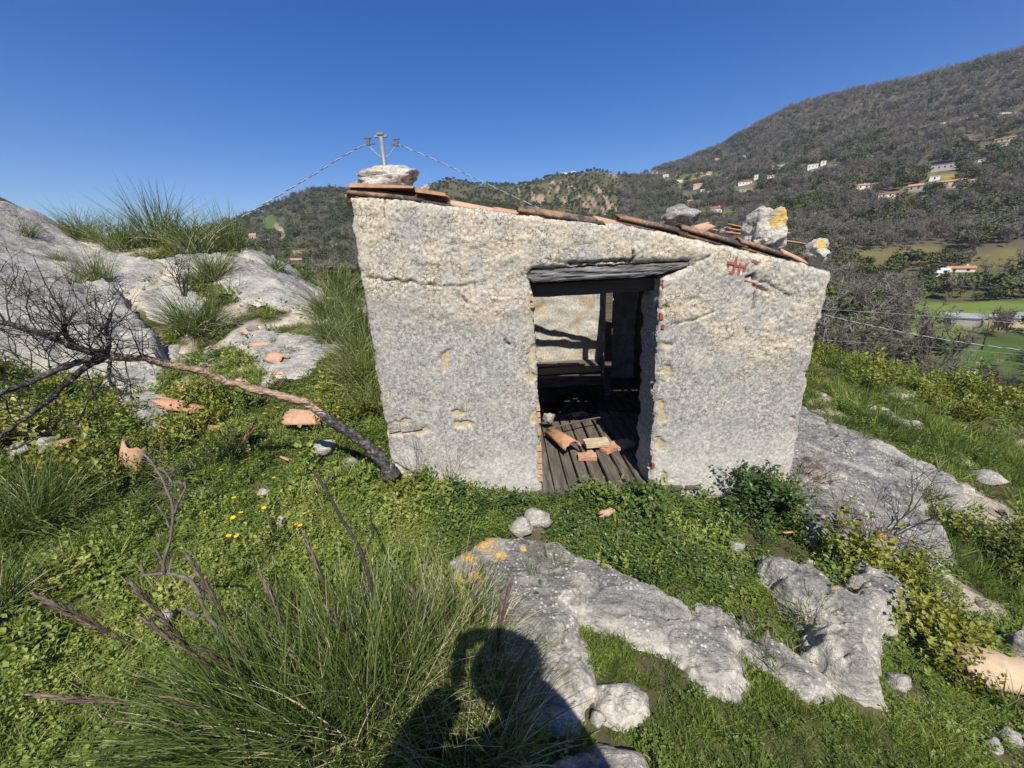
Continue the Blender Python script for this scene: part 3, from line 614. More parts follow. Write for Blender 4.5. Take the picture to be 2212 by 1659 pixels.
block_wall('back_wall', -.92, 2.05, 5.2, 5.52, lambda x: roof_z(x)-.06, white=.85)

# lintel: a split grey timber let into the plaster
def lintel(name, top, bot, y, depth, mat, amp=.012):
    T_, B_ = WP(top), WP(bot); n, k = 110, 13; xs = np.linspace(max(T_[0, 0], B_[0, 0])-.005, T_[-1, 0], n)
    zt = np.interp(xs, T_[:, 0], T_[:, 1]); zb = np.interp(xs, B_[:, 0], B_[:, 1]); zt = zt + .004*noise(xs*30, 0, 1); zb = zb + .006*noise(xs*22, 3, 1)
    prof = [(1, u) for u in np.linspace(0, 1, 9)]; V = []
    for x, a, b in zip(xs, zt, zb):
        z = np.linspace(b, a, 9); u = np.linspace(0, 1, 9)
        g = amp*fbm(x*5+0*z, z*70, 0, 4, 400) + .006*np.abs(noise(x*7+0*z, z*130, 2, 401))*-1 - .012*(np.abs(2*u-1)**6)
        V += [(x, y-gg, zz) for gg, zz in zip(g, z)] + [(x, y+depth, a), (x, y+depth, b)]
    m_ = 11; i = np.arange(n-1)[:, None]*m_; j = np.arange(m_)[None]; Q = np.stack([i+j, i+m_+j, i+m_+(j+1) % m_, i+(j+1) % m_], -1).reshape(-1, 4)
    part(name, mesh_data(name, V, Q, mat, False))
lintel('lintel', [(1140,590),(1150,583),(1190,580),(1300,575),(1400,570),(1491,565)], [(1140,601),(1150,611),(1200,608),(1300,604),(1385,599),(1440,590),(1476,580),(1491,571)], WY+.012, .14, M_LINTEL)
def bar(name, a, b, w, h, mat, parent=None, y=None):
    a, b = np.asarray(a, float), np.asarray(b, float); d = b-a; L = np.linalg.norm(d); d /= L; s = np.cross(d, [0, 0, 1.0]); s = s/np.linalg.norm(s) if np.linalg.norm(s) > .05 else np.array([1.0, 0, 0]); u = np.cross(s, d)
    n = 9; V = []
    for k in range(n):
        c = a + d*L*k/(n-1) + s*rng.normal(0, .003) + u*rng.normal(0, .003); ww, hh = w*rng.uniform(.93, 1.05), h*rng.uniform(.93, 1.05)
        V += [c-s*ww/2-u*hh/2, c+s*ww/2-u*hh/2, c+s*ww/2+u*hh/2, c-s*ww/2+u*hh/2]
    Q = [[4*k+j, 4*k+(j+1) % 4, 4*k+4+(j+1) % 4, 4*k+4+j] for k in range(n-1) for j in range(4)] + [[3, 2, 1, 0], [4*n-4, 4*n-3, 4*n-2, 4*n-1]]
    return part(name, mesh_data(name, V, Q, mat, False))
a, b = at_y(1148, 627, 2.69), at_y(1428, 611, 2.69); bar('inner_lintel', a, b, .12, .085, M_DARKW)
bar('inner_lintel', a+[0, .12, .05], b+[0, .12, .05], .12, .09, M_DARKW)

# roof timbers
for y in (3.25, 3.64, 5.02):
    bar('rafter', (-.75, y, roof_z(-.75)-.15), (1.95, y, roof_z(1.95)-.15), .09, .10, M_BEAM)
for x in np.arange(-.7, 1.9, .33):
    if x < 1.2: 
        bar('batten', (x, 2.86, roof_z(x)-.085), (x, 3.68, roof_z(x)-.085), .05, .03, M_BEAM); bar('batten', (x, 4.98, roof_z(x)-.085), (x, 5.3, roof_z(x)-.085), .05, .03, M_BEAM)
    else: bar('batten', (x, 2.86, roof_z(x)-.085), (x, 5.3, roof_z(x)-.085), .05, .03, M_BEAM)
bar('batten', (1.29, 2.9, roof_z(1.29)-.08), (1.33, 5.2, roof_z(1.33)-.08), .05, .05, M_BEAM)
bar('rafter', (-.4, 4.46, roof_z(-.4)-.06), (1.3, 4.33, roof_z(1.3)-.07), .035, .035, M_BEAM)
bar('rafter', (-.4, 4.18, roof_z(-.4)-.06), (1.3, 4.30, roof_z(1.3)-.07), .05, .05, M_BEAM)

def tile_mesh(L=.44, r0=.088, r1=.068, th=.013, n=9, arc=math.pi*.94, jag=0.0, seed=0, name='roof_tile', mat=None, ns=3):
    """half-round clay tile, axis along x, hollow side down"""
    rs = np.random.default_rng(seed); V = []; t = np.linspace(-arc/2, arc/2, n)
    for shell in (0, 1):
        for k in range(ns):
            u = k/(ns-1); r = r0+(r1-r0)*u - shell*th
            e = np.where(u in (0, 1), 1, 0)*jag*rs.uniform(-1, 1, n) if u in (0, 1) else np.zeros(n)
            for a, ee in zip(t, e): V.append((L*(u-.5)+ee, r*math.sin(a), r*math.cos(a)-.01))
    Q = []; m_ = n*ns
    for s in (0, 1):
        for k in range(ns-1):
            for j in range(n-1):
                q = [s*m_+k*n+j, s*m_+k*n+j+1, s*m_+(k+1)*n+j+1, s*m_+(k+1)*n+j]; Q.append(q if not s else q[::-1])
    for j in range(n-1):
        Q.append([j+1, j, m_+j, m_+j+1]); Q.append([m_-n+j, m_-n+j+1, 2*m_-n+j+1, 2*m_-n+j])
    for k in range(ns-1):
        Q.append([k*n, (k+1)*n, m_+(k+1)*n, m_+k*n]); Q.append([(k+1)*n+n-1, k*n+n-1, m_+k*n+n-1, m_+(k+1)*n+n-1])
    return mesh_data(name, V, Q, mat or M_TILE, True)
TILE = [tile_mesh(seed=k, jag=.012) for k in range(3)]
SL = math.atan(.177)
def roof_tile(x, y, up, me, lift=0.0, rz=0.0, ry=0.0, rx=0.0):
    # 'up' = hollow side up (channel tile)
    if not up: return part('roof_tile', me, loc=(x, y, roof_z(x)-.055+lift), rot=(rx, SL+ry, rz))
    return part('roof_tile', me, loc=(x, y, roof_z(x)+.03+lift), rot=(math.pi+rx, SL+ry, rz))
hole = lambda x, y: (3.80 < y < 4.93 and .2 < x < 1.22)
for k in range(15):
    for q in range(8):
        x = -.72 + q*.385; yc = 2.605 + .205*k
        if x < 1.9 and not hole(x, yc): roof_tile(x + random.uniform(-.02, .02), yc, True, TILE[(k+q) % 3], rz=random.uniform(-.04, .04))
        yv = 2.505 + .205*k
        if k and x < 1.9 and not hole(x, yv) and random.random() < .9 and not (x > 1.2 and 2.6 < yv < 3.5 and random.random() < .5): roof_tile(x + .05 + random.uniform(-.02, .02), yv, False, TILE[(k+2*q) % 3], .06, rz=random.uniform(-.06, .06))
# the verge: the tiles whose side is seen above the plaster
VERGE = [((752,413),(905,428),0,.085),((845,424),(972,443),0,.08),((972,441),(1072,457),1,.07),((1068,455),(1125,462),1,.06),((1120,452),(1292,478),0,.085),((1285,474),(1340,484),1,.06),((1338,470),(1482,501),0,.06),((1470,492),(1608,530),0,.07),((1598,522),(1700,553),0,.07),((1690,545),(1737,565),1,.06)]
for n_, (a, b, up, r) in enumerate(VERGE):
    A, B = at_y(*a, WY+.02), at_y(*b, WY+.02); c = (A+B)/2; d = B-A; L = np.linalg.norm(d); tm = tile_mesh(L*1.06, r*1.5, r*1.4, .015, 9, 1.7, .018, 50+n_, 'roof_tile', M_VERGE if not up else M_SHARD, 6)
    ang = math.atan2(-d[2], d[0])
    if not up: part('roof_tile', tm, loc=(c[0], c[1]+.065, c[2]-r*1.28+.024), rot=(random.uniform(-.12, .02), ang, 0))
    else: part('roof_tile', tm, loc=(c[0], c[1]+.065, c[2]-r*1.28+.024), rot=(random.uniform(-.05, .05), ang, 0))
# bedding pieces below the verge, coloured dark for the shade under the tiles
for n_, (a, b, up, r) in enumerate(VERGE):
    A, B = at_y(*a, WY+.02), at_y(*b, WY+.02); c = (A+B)/2; d = B-A; L = np.linalg.norm(d)
    tm = tile_mesh(L*1.0, r*1.5, r*1.4, .018, 7, 1.5, .02, 150+n_, 'roof_tile', M_VERGE, 5)
    part('roof_tile', tm, loc=(c[0]+random.uniform(-.02, .02), c[1]+.075, c[2]-r*1.28-.002), rot=(random.uniform(-.05, .05), math.atan2(-d[2], d[0])+random.uniform(-.02, .02), 0))
# flat bedding tiles below the big stone at the left corner
for a, b, dz in (((768,408),(905,412),0),((905,417),(970,428),0)):
    A, B = at_y(*a, WY+.11), at_y(*b, WY+.11); mb = MB(); d = B-A; mb.box((0, 0, 0), (np.linalg.norm(d)*.97, .24, .016), jit=.007)
    part('roof_tile', mb.data('roof_tile', M_SHARD), loc=(A+B)/2, rot=(0, math.atan2(-d[2], d[0]), 0))

# bricks that show through the plaster
RB = lambda u, v: np.array(W(1347.8+u*.2148, 414.7+v*.2148))
def brick_bars(segs, w, y=WY-.012, dep=.05):
    mb = MB()
    for (a, b) in segs:
        A, B = RB(*a), RB(*b); d = B-A; L = np.hypot(*d); ang = math.atan2(d[1], d[0]); c = (A+B)/2
        mb.box((c[0], y+dep/2, c[1]), (L+w*.6, dep+rng.uniform(-.006, .006), w), rotm(0, -ang, 0), jit=.0015)
    return mb
part('hollow_brick', brick_bars([((1128,655),(1085,835)),((1245,660),(1190,830)),((1050,705),(1025,810)),((1165,725),(1140,830)),((1040,712),(1120,722)),((1100,738),(1215,752)),((1010,798),(1095,815))], .015).data('hollow_brick', M_BRICK))
part('brick', brick_bars([((1285,690),(1335,715))], .016).data('brick', M_BRICK)); part('brick', brick_bars([((1210,890),(1310,915))], .008).data('brick', M_BRICK))
def wedge(pts, y, dep, mat, name='brick'):
    P = np.array([W(*p) for p in pts]); n = len(P); V = [(x, y, z) for x, z in P] + [(x, y+dep, z) for x, z in P]
    me = bpy.data.meshes.new(name); me.from_pydata(V, [], [list(range(n)), list(range(n, 2*n))[::-1]] + [[i, i+n, (i+1) % n+n, (i+1) % n] for i in range(n)]); me.materials.append(mat); return part(name, me)
wedge([(1618,615),(1630,617),(1634,620),(1645,626),(1640,632),(1626,634)], WY-.008, .04, M_BRICK)
wedge([(1789,590),(1796,590),(1796,599),(1789,597)], WY+.02, .06, M_BRICK)
for p in ([(1430,604),(1437,606),(1436,620),(1431,624)], [(1425,676),(1432,678),(1433,690),(1425,690)], [(1408,1000),(1415,1002),(1414,1010),(1408,1012)], [(1430,700),(1436,702),(1434,712),(1428,709)]): wedge(p, WY-.004, .07, M_BRICK)
for i, (y0, w_) in enumerate([(878,9),(892,7),(905,10),(930,7),(965,13),(978,9),(990,12),(1003,14),(1016,11),(1030,9),(640,8),(655,9)]):
    xj = np.interp(y0, [600, 700, 900, 1060], [1146, 1157, 1166, 1172]); wedge([(xj-w_*.8, y0), (xj+1, y0-1), (xj+2, y0+9), (xj-w_*.7, y0+10)], WY-.004+.003*(i % 3), .08, M_JAMB)
# quoin stones at the foot of the left corner
for p in ([(838,918),(862,914),(866,930),(840,936)], [(870,915),(905,914),(912,926),(868,934)], [(866,1028),(896,1032),(894,1044),(868,1042)], [(1120,1068),(1152,1072),(1150,1086),(1118,1082)]): wedge(p, WY-.002, .05, M_STONE, 'quoin_stone')

# floor boards
def plank(x0, x1, y0, y1, z0, z1, mat, mesh_only=False):
    n = 7; V = []; cx = (x0+x1)/2; w = (x1-x0)
    for k in range(n):
        u = k/(n-1); y = y0+(y1-y0)*u; z = z0+(z1-z0)*u+rng.normal(0, .002); a = rng.normal(0, .0025)
        if k in (0, n-1): e = rng.uniform(-.02, .02, 2)
        else: e = (0, 0)
        V += [(x0, y+e[0], z-.022), (x1, y+e[1], z-.022), (x1-.004, y+e[1], z+a), (x0+.004, y+e[0], z-a)]
    Q = [[4*k+j, 4*k+(j+1) % 4, 4*k+4+(j+1) % 4, 4*k+4+j] for k in range(n-1) for j in range(4)] + [[3, 2, 1, 0], [4*n-4, 4*n-3, 4*n-2, 4*n-1]]
    part('floor_board', mesh_data('floor_board', V, Q, mat, False))
x = -.55
while x < 1.68:
    w = random.uniform(.095, .15); g = random.choice([.004, .006, .012, .02])
    plank(x, x+w-g, 2.47+random.uniform(-.03, .05), 3.93+random.uniform(-.08, .1), .075+random.uniform(-.004, .008), .085+random.uniform(-.004, .008), M_PLANK)
    if x > .55: plank(x+.02, x+w-g+.02, 4.0+random.uniform(-.02, .02), 5.15, .09, .10, M_DARKW)  # back boards take the darker wood, indoor shade put into the colour
    x += w
bar('sill_beam', (.1, 2.56, .03), (1.06, 2.56, .03), .09, .06, M_PLANK)
bar('floor_joist', (-.5, 3.96, .03), (1.7, 3.96, .03), .08, .08, M_BEAM)
bar('post', (1.135, 4.36, .05), (1.11, 4.36, roof_z(1.1)-.1), .075, .075, M_BEAM)
bar('post', (1.30, 4.9, .05), (1.26, 4.9, roof_z(1.25)-.1), .05, .05, M_BEAM)
# raised ledge along the back
bar('ledge_board', (-.5, 4.55, .27), (1.14, 4.50, .31), .10, .12, M_BEAM)
bar('ledge_board', (-.5, 4.75, .34), (1.14, 4.75, .36), .30, .03, M_BEAM)
bar('ledge_board', (-.5, 5.03, .35), (1.14, 5.03, .37), .26, .03, M_BEAM)
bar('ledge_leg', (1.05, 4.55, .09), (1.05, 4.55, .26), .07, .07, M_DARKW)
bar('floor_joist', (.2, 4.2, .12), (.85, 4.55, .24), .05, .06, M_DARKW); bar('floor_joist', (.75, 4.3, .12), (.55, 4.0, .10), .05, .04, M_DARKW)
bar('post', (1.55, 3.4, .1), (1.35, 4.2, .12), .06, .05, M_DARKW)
# ------------------------------------------------------------------ loose stones and tiles
def wdist(P): return float((np.asarray(P)-EYE)@CF)
def thing_at(name, me, P, label, cat, group=None, rot=(0, 0, 0)):
    return tag(obj(name, me, loc=P, rot=rot), label, cat, group)
def lump(px, py, wpx, hpx, label, y=None, seed=0, mat=None, depth=.8, name='stone', cat='stone', group=None, lichen=None, sub=4, rough=.25, sink=.12):
    """stone whose foot is at the photo point (px, py)"""
    P = hit(px, py) if y is None else at_y(px, py, y); k = wdist(P)/FPX; w, h = wpx*k, hpx*k*1.08
    if y is None: EXC.append((P[0], P[1]-.25*w, .55*w+.02))
    me = stone_mesh(name, (w*1.12, w*depth*1.1, h*1.25), seed, mat or M_STONE, sub, rough, lichen=lichen)
    return thing_at(name, me, P + np.array([0, .0, h*(.5-sink)]), label, cat, group, (0, 0, random.uniform(-.3, .3)))
M_LIME = m_rock('roof_stone', 1.75, .7, .55, .85); M_TAN = m_terra('tan_tile', (.52, .38, .23), .15)
lump(836, 409, 128, 40, 'flat lichened stone weighing down the tiles at the high left roof corner', 2.68, 11, M_LIME, .6, group='stones holding down the roof tiles', lichen=((-.35, -.4, .9), .5), rough=.34, sink=.02)
lump(1646, 538, 80, 70, 'large round stone with orange lichen on the low part of the roof', 2.66, 15, M_LIME, .85, group='stones holding down the roof tiles', lichen=((.35, -.6, .45), .7), sink=.02, rough=.30, sub=5)
lump(1757, 566, 46, 40, 'smaller yellow lichened stone on the lowest right corner of the roof', 2.56, 23, M_LIME, .9, group='stones holding down the roof tiles', lichen=((-.1, -.5, .6), .8), sink=.02, rough=.34)
lump(1462, 494, 78, 40, 'dark speckled stone lying further back on the roof behind a pale tile', 3.3, 31, M_ROCK, .8, group='stones holding down the roof tiles', sink=.0)
lump(918, 414, 22, 12, 'small pale pebble beside the big stone on the high roof end', 2.72, 35, M_STONE, .8, group='stones holding down the roof tiles', sink=.0)
lump(1568, 508, 40, 14, 'pale broken rubble piece among the loose tiles on the roof', 2.9, 36, M_STONE, .8, group='stones holding down the roof tiles', sink=.0)
for args in [
 (572,1070,28,16,'small white stone between the daisies and the left hut wall'), (612,1150,20,36,'upright white pointed stone just above the big grass tussock'), (707,978,46,32,'square grey block beside the foot of the burnt trunk'),
 (1128,1148,52,30,'yellowish stone against the top of the lichen slab'), (1160,1136,58,38,'grey stone leaning on the yellowish one above the lichen slab'), (366,1345,28,32,'pale stone half hidden behind the forked burnt shrub'),
 (1292,1562,34,28,'white stone beside the small flat rock below the lichen slab'), (1288,1362,26,16,'small pale stone at the inner bend of the lichen slab'), (582,834,26,18,'round tan stone in grass above the stripped trunk'),
 (738,800,30,16,'low grey stone in grass near the left hut wall'), (770,822,26,12,'small pale stone at the edge of tall grass by the hut'), (1888,816,26,10,'pale stone alone on the green slope right of the hut'),
 (1776,858,18,10,'white stone nearest the right hut corner on the slope'), (1880,884,22,9,'pale stone in the middle of the right slope'), (1905,887,20,9,'pale stone touching its twin on the right slope'),
 (1975,918,20,10,'pinkish stone above the smooth rock sheet on the right slope'), (1935,1478,46,26,'pale stone at the lower tip of the hooked boulder'), (2130,1040,60,22,'tan flat stone at the far tip of the smooth rock sheet'),
 (2195,1410,40,60,'grey stone cut by the right edge of the picture'), (2140,1625,30,40,'white stone in weeds at the bottom right corner'), (2175,1600,40,30,'pale stone beside the white one at the bottom right corner'),
 (1590,1190,30,24,'pinkish weathered stone in clover before the right wall'), (1530,1250,16,10,'dark brown stone chip in the clover above the long ridge'), (1855,1505,60,20,'pale thin stone at the end of the long grey ridge'),
 (40,985,60,26,'pale stone under the burnt branches at the left edge'), (105,970,46,26,'white stone beside the left tussock under the burnt branches'), (440,792,22,9,'small white stone in the grass above the stripped trunk'), (757,1005,30,16,'small orange stone by the trunk base'),
 (280,955,40,14,'narrow pale stone below the triangular rock'), (1745,1225,26,18,'small pale stone at the top of the hooked boulder'), (1960,1305,60,16,'long flat grey stone on the right lobe of the hooked boulder')]:
    px, py, w, h, lab = args; lump(px, py, w, h, lab, None, int(px*7+py), M_STONE, .8, sub=3, group='loose stones in the grass')

R_ = math.radians
SHG = 'broken terracotta tiles lying in the grass'
def shard(px, py, wpx, label, rot, L=.2, r=.085, arc=2.2, jag=.035, seed=1, lift=.02, group=SHG, y=None, name='tile_shard', mat=None):
    P = hit(px, py) if y is None else at_y(px, py, y); s = wpx*wdist(P)/FPX
    if y is None: s *= 1.12; lift += .015; EXC.append((P[0], P[1]-.3*min(s, .15), .5*min(s, .15)+.02))
    if group == SHG and L < .4: rot = (abs(rot[0])+R_(18 if abs(rot[0]) < .3 else 0), rot[1], rot[2])
    me = tile_mesh(L, r, r*.85, .014, 9, arc, jag, seed, name, mat or M_SHARD, 4)
    k = s/max(L, 2*r*math.sin(min(arc, math.pi)/2))
    o = thing_at(name, me, P+np.array([0, 0, lift]), label, 'tile', group, rot); o.scale = (k,)*3; return o
shard(303,1002,58,'curved tile end standing up in grass left of its neighbours', (R_(-60),R_(-70),R_(20)), .16, .09, 2.4, .02, 3, .05)
shard(372,952,36,'small tile piece on edge below the triangular rock', (R_(-55),R_(10),R_(-20)), .12, .07, 1.6, .03, 4, .03)
shard(398,895,60,'orange tile piece right of the triangular rock', (R_(-30),R_(15),R_(10)), .18, .07, 1.3, .05, 5, .03)
shard(400,848,20,'tiny pink tile chip above the triangular rock', (R_(-40),0,0), .08, .05, 1.4, .02, 6, .02)
shard(192,930,50,'long tile piece in the weeds below the burnt branches', (R_(-40),R_(-20),R_(-35)), .2, .06, 1.4, .05, 7, .03)
shard(160,978,62,'broad pale tile piece beside the left tussock', (R_(-25),R_(-15),R_(-25)), .22, .09, 1.2, .04, 8, .02)
shard(552,962,58,'pointed tile piece standing like a fin in the grass', (R_(-60),R_(-45),R_(-25)), .2, .06, 1.2, .07, 9, .07)
shard(672,922,66,'flat pale tile slab beside the burnt trunk', (R_(-15),0,R_(-4)), .24, .14, 1.0, .02, 10, .0)
shard(603,782,36,'curved tile piece on the flat pale rock', (0,R_(10),R_(-25)), .14, .07, 2.4, .03, 11, .0)
shard(566,750,32,'thin tile piece lying higher on the flat pale rock', (R_(-15),0,R_(15)), .16, .05, 1.5, .04, 12, .0)
shard(540,726,18,'tiny tile chip at the top edge of the flat pale rock', (0,0,.3), .1, .05, 1.4, .03, 13, .0)
shard(606,812,24,'tile crumb between the flat rock and the stripped trunk', (0,0,.1), .1, .04, 1.4, .03, 14, .0)
shard(640,565,18,'orange tile chip on the long tilted bedrock sheet', (0,0,.2), .14, .05, 1.6, .03, 15, .0)
shard(715,650,22,'orange tile chip near the lower edge of the tilted bedrock', (0,0,-.2), .14, .05, 1.4, .03, 16, .0)
shard(2160,1478,175,'long curved roof tile lying in weeds at the right edge', (R_(8),R_(4),R_(-14)), .42, .13, 1.9, .015, 17, .02, mat=M_TAN)
shard(1306,1128,24,'orange tile chip in the clover below the doorway', (R_(-40),0,.4), .1, .05, 1.3, .04, 18, .05)
shard(500,900,14,'orange crumb of tile below the stripped trunk', (0,0,.4), .1, .05, 1.3, .04, 19, .01)
shard(310,1010,1,'orange crumb of tile in the short grass',(0,0,.2), .02,.01,1.3,.0,20,.0) if False else None
shard(455,760,18,'small orange tile chip in grass below the drooping tussock',(R_(25),R_(-15),R_(-40)), .14, .06, 1.4, .035, 200, .02)
shard(520,830,16,'orange tile chip just above the middle of the stripped trunk',(R_(32),R_(-5),R_(-15)), .14, .06, 1.4, .035, 201, .02)
shard(640,905,22,'orange tile piece under the middle of the stripped trunk',(R_(39),R_(5),R_(10)), .14, .06, 1.4, .035, 202, .02)
shard(470,935,24,'flat orange tile piece between fin shaped and edge standing ones',(R_(46),R_(15),R_(35)), .14, .06, 1.4, .035, 203, .02)
shard(250,900,26,'pinkish tile chip left of the triangular rock',(R_(25),R_(-15),R_(60)), .14, .06, 1.4, .035, 204, .02)
shard(690,845,18,'small tile chip above the charred part of the trunk',(R_(32),R_(-5),R_(85)), .14, .06, 1.4, .035, 205, .02)
shard(120,880,26,'orange tile chip in the weeds under the left burnt limbs',(R_(39),R_(5),R_(110)), .14, .06, 1.4, .035, 206, .02)
shard(430,1010,20,'tile crumb in the trunk shadow on the grass',(R_(46),R_(15),R_(135)), .14, .06, 1.4, .035, 207, .02)
shard(620,1005,22,'pale tile chip in the grass left of the grey block',(R_(25),R_(-15),R_(160)), .14, .06, 1.4, .035, 208, .02)
shard(1700,1165,20,'reddish tile chip below the corner bush',(R_(32),R_(-5),R_(185)), .14, .06, 1.4, .035, 209, .02)
RG = 'loose tiles lying on the roof'
shard(1512,505,44,'tile fragment standing on edge beside the back roof stone', (R_(75),R_(-12),R_(15)), .2, .07, 1.6, .05, 31, .03, RG, 3.0, 'loose_tile', M_TILE)
for q, dz in enumerate((0, .02, .04)): shard(1588,518-q*1,44,['lowest tile of the stack left of the round roof stone','middle tile of the stack left of the round roof stone','topmost tile of the stack left of the round roof stone'][q], (0,R_(8),R_(-12+9*q)), .22, .09, .9, .03, 32+q, dz, RG, 2.85, 'loose_tile', M_TILE)
shard(1690,512,32,'orange tile jutting out right behind the round roof stone', (0,R_(-6),R_(10)), .24, .08, 1.1, .01, 36, .0, RG, 3.0, 'loose_tile')
shard(1716,533,44,'dark tile pair showing between the two lichened roof stones', (0,R_(8),R_(-5)), .26, .08, 1.2, .01, 37, .0, RG, 2.95, 'loose_tile', M_TILE)
shard(1545,506,40,'pale tile lying flat behind the dark roof edge', (0,R_(10),R_(-8)), .26, .08, 1.2, .02, 38, .0, RG, 3.0, 'loose_tile')

# inside the doorway
IG = 'fallen tiles and bricks on the hut floor'
P = at_z(1216, 962, .15); t_ = tile_mesh(.42, .088, .07, .014, 9, 2.7, .012, 61, 'fallen_tile', M_SHARD)
thing_at('fallen_tile', t_, P+[0, .1, .0], 'whole curved tile lying on the floorboards inside the doorway', 'tile', IG, (0, R_(2), R_(112)))
def brick(px, py, z, size, label, rz, mat, name='fallen_brick', rx=0.0, jit=.006):
    P = at_z(px, py, z); bm = bmesh.new(); bmesh.ops.create_cube(bm, size=1.0)
    for v in bm.verts: v.co = Vector([c*s for c, s in zip(v.co, size)]) + Vector(rng.uniform(-jit, jit, 3))
    bmesh.ops.subdivide_edges(bm, edges=bm.edges[:], cuts=2, use_grid_fill=True); bmesh.ops.bevel(bm, geom=bm.edges[:], offset=.0015, segments=1, affect='EDGES')
    for v in bm.verts: v.co += Vector(rng.normal(0, .0015, 3))
    me = bpy.data.meshes.new(name); bm.to_mesh(me); bm.free(); me.materials.append(mat)
    return thing_at(name, me, P+[0, 0, size[2]/2], label, 'brick', IG, (rx, 0, rz))
M_BLOCK = plain('cut_stone', (.50, .41, .28), .25, 10, .9, .6, 50)
brick(1288, 962, .13, (.21, .10, .05), 'pale stone block lying across other bricks on the hut floor', R_(4), M_BLOCK)
brick(1268, 990, .09, (.16, .07, .035), 'small orange brick nearest the door on the hut floor', R_(-3), M_SHARD)
brick(1315, 972, .09, (.15, .10, .03), 'flat orange tile piece under the pale block in the doorway', R_(35), M_SHARD)
brick(1345, 962, .09, (.20, .14, .03), 'shaded flat brick right of the pale block in the doorway', R_(20), M_SHARD)
brick(1275, 980, .09, (.06, .05, .02), 'orange chip between the bricks on the hut floor', R_(10), M_SHARD)
brick(1250, 897, .09, (.16, .09, .025), 'flat brown shard behind the fallen whole tile', R_(15), M_TILE)
lump(1186, 912, 26, 22, 'grey rag of plaster beside the fallen tile in the doorway', 3.55, 77, M_STONE, .6)
a, b = at_z(1183, 926, .2), at_z(1345, 893, .2); mb = MB(); mb.tube([a, a*.5+b*.5+[0, 0, .01], b], [.008, .009, .006], 6)
tag(mb.build('stick', M_PLANK), 'thin wooden stick lying over the tile on the hut floor', 'stick')
for q, px in enumerate((1185, 1240)):
    P = np.array([.42+.28*q, 4.56, .425]); me = tile_mesh(.24, .10, .09, .014, 7, 1.2, .02, 70+q, 'fallen_tile', M_SHARD)
    thing_at('fallen_tile', me, P, ['tile piece on the back ledge inside the hut, left one', 'tile piece on the back ledge inside the hut, right one'][q], 'tile', IG, (0, 0, .1))

# ------------------------------------------------------------------ burnt tree and shrubs
def m_bark():
    t = NT('charred_bark'); v = t.coord((1, 1, 1)); n = t.noise(t.coord((3, 9, 9)), 7, 6, .65); n2 = t.noise(v, 40, 4, .6); vo = t.voro(t.coord((.5, 1, 1)), 55)
    ch = t.ramp(n2, [(.35, (.022, .021, .020)), (.55, (.075, .069, .064)), (.72, (.25, .235, .22))])
    ch = t.mix(t.ramp(n, [(.60, 0.0), (.72, .55)]), ch, (.28, .27, .26))
    wd = t.ramp(n, [(.3, (.10, .06, .04)), (.5, (.33, .22, .15)), (.7, (.52, .40, .30))])
    f = t.math('ADD', t.attr('strip'), t.math('MULTIPLY', t.math('SUBTRACT', n, .5), 1.6))
    c = t.mix(t.ramp(f, [(.48, 0.0), (.56, 1.0)]), ch, wd)
    b = t.bump(vo, .8, .01); return t.done(c, t.bump(n, .8, .008, b), .85)
M_BARK = m_bark(); M_CHAR = plain('charred_twig', (.045, .040, .038), .45, 30, .8, .5, 80); M_TWIG = plain('grey_dead_twig', (.15, .125, .11), .4, 25, .85, .4, 70); M_DRY = plain('dry_bramble', (.13, .08, .055), .4, 25, .85, .3, 70)
def path3(l):
    return np.array([at_y(*p) for p in l])
def resample(P, n, wob=0.0, seed=0):
    P = np.asarray(P); s = np.concatenate([[0], np.cumsum(np.linalg.norm(np.diff(P, axis=0), axis=1))]); u = np.linspace(0, s[-1], n)
    # smooth by Catmull-like cubic interpolation on cumulative length
    Q = np.stack([np.interp(u, s, P[:, k]) for k in range(3)], 1)
    for _ in range(3): Q[1:-1] = .25*Q[:-2]+.5*Q[1:-1]+.25*Q[2:]
    if wob: Q = Q + wob*np.stack([fbm(u*6, seed, k, 3, 500) for k in range(3)], 1)
    return Q
def grow(mb, p, d, L, r, depth, rs, bend=.5, kids=(3, 5), spread=.9, up=.15):
    n = 5; P = [np.array(p)]; dd = np.array(d, float); dd /= np.linalg.norm(dd)
    for i in range(n):
        dd = dd + rs.normal(0, .16*bend*2, 3) + np.array([0, 0, up*.2]); dd /= np.linalg.norm(dd); P.append(P[-1]+dd*L/n)
    mb.tube(P, np.linspace(r, r*.45, n+1), 5 if r > .004 else 3, cap=r > .004)
    if depth > 0:
        for _ in range(rs.integers(*kids)):
            k = rs.uniform(.25, 1)*n; i = int(min(k, n-1)); q = P[i]+(P[i+1]-P[i])*(k-i); e = rs.normal(0, spread, 3)+dd*1.0
            grow(mb, q, e, L*rs.uniform(.4, .75), r*.6, depth-1, rs, bend, kids, spread, up)
tree = empty('burnt_tree', at_y(838, 1012, 2.40)); tag(tree, 'burnt leaning tree with stripped orange trunk and black bare twigs beside the hut', 'tree')
def tpart(o): o.parent = tree; o.matrix_parent_inverse = Matrix.Translation(-Vector(tree.location)); return o
TR = path3([(846,1030,2.41),(838,1010,2.41),(818,985,2.42),(790,960,2.43),(742,928,2.44),(690,888,2.44),(640,862,2.44),(560,844,2.42),(500,826,2.38),(420,800,2.30),(330,778,2.2),(250,769,2.1),(200,766,2.04)])
Tr = resample(TR, 110, .012, 1); uu = np.linspace(0, 1, 110); rad = np.interp(uu, [0, .05, .2, .4, .7, 1], [.066, .043, .034, .028, .022, .018])*(1+.10*fbm(uu*40, 0, 0, 3, 510))
mb = MB(); st = np.interp(uu, [0, .12, .3, .36, .5, .95, 1], [0, .1, .18, .55, .8, .85, .1]); n_ = 14
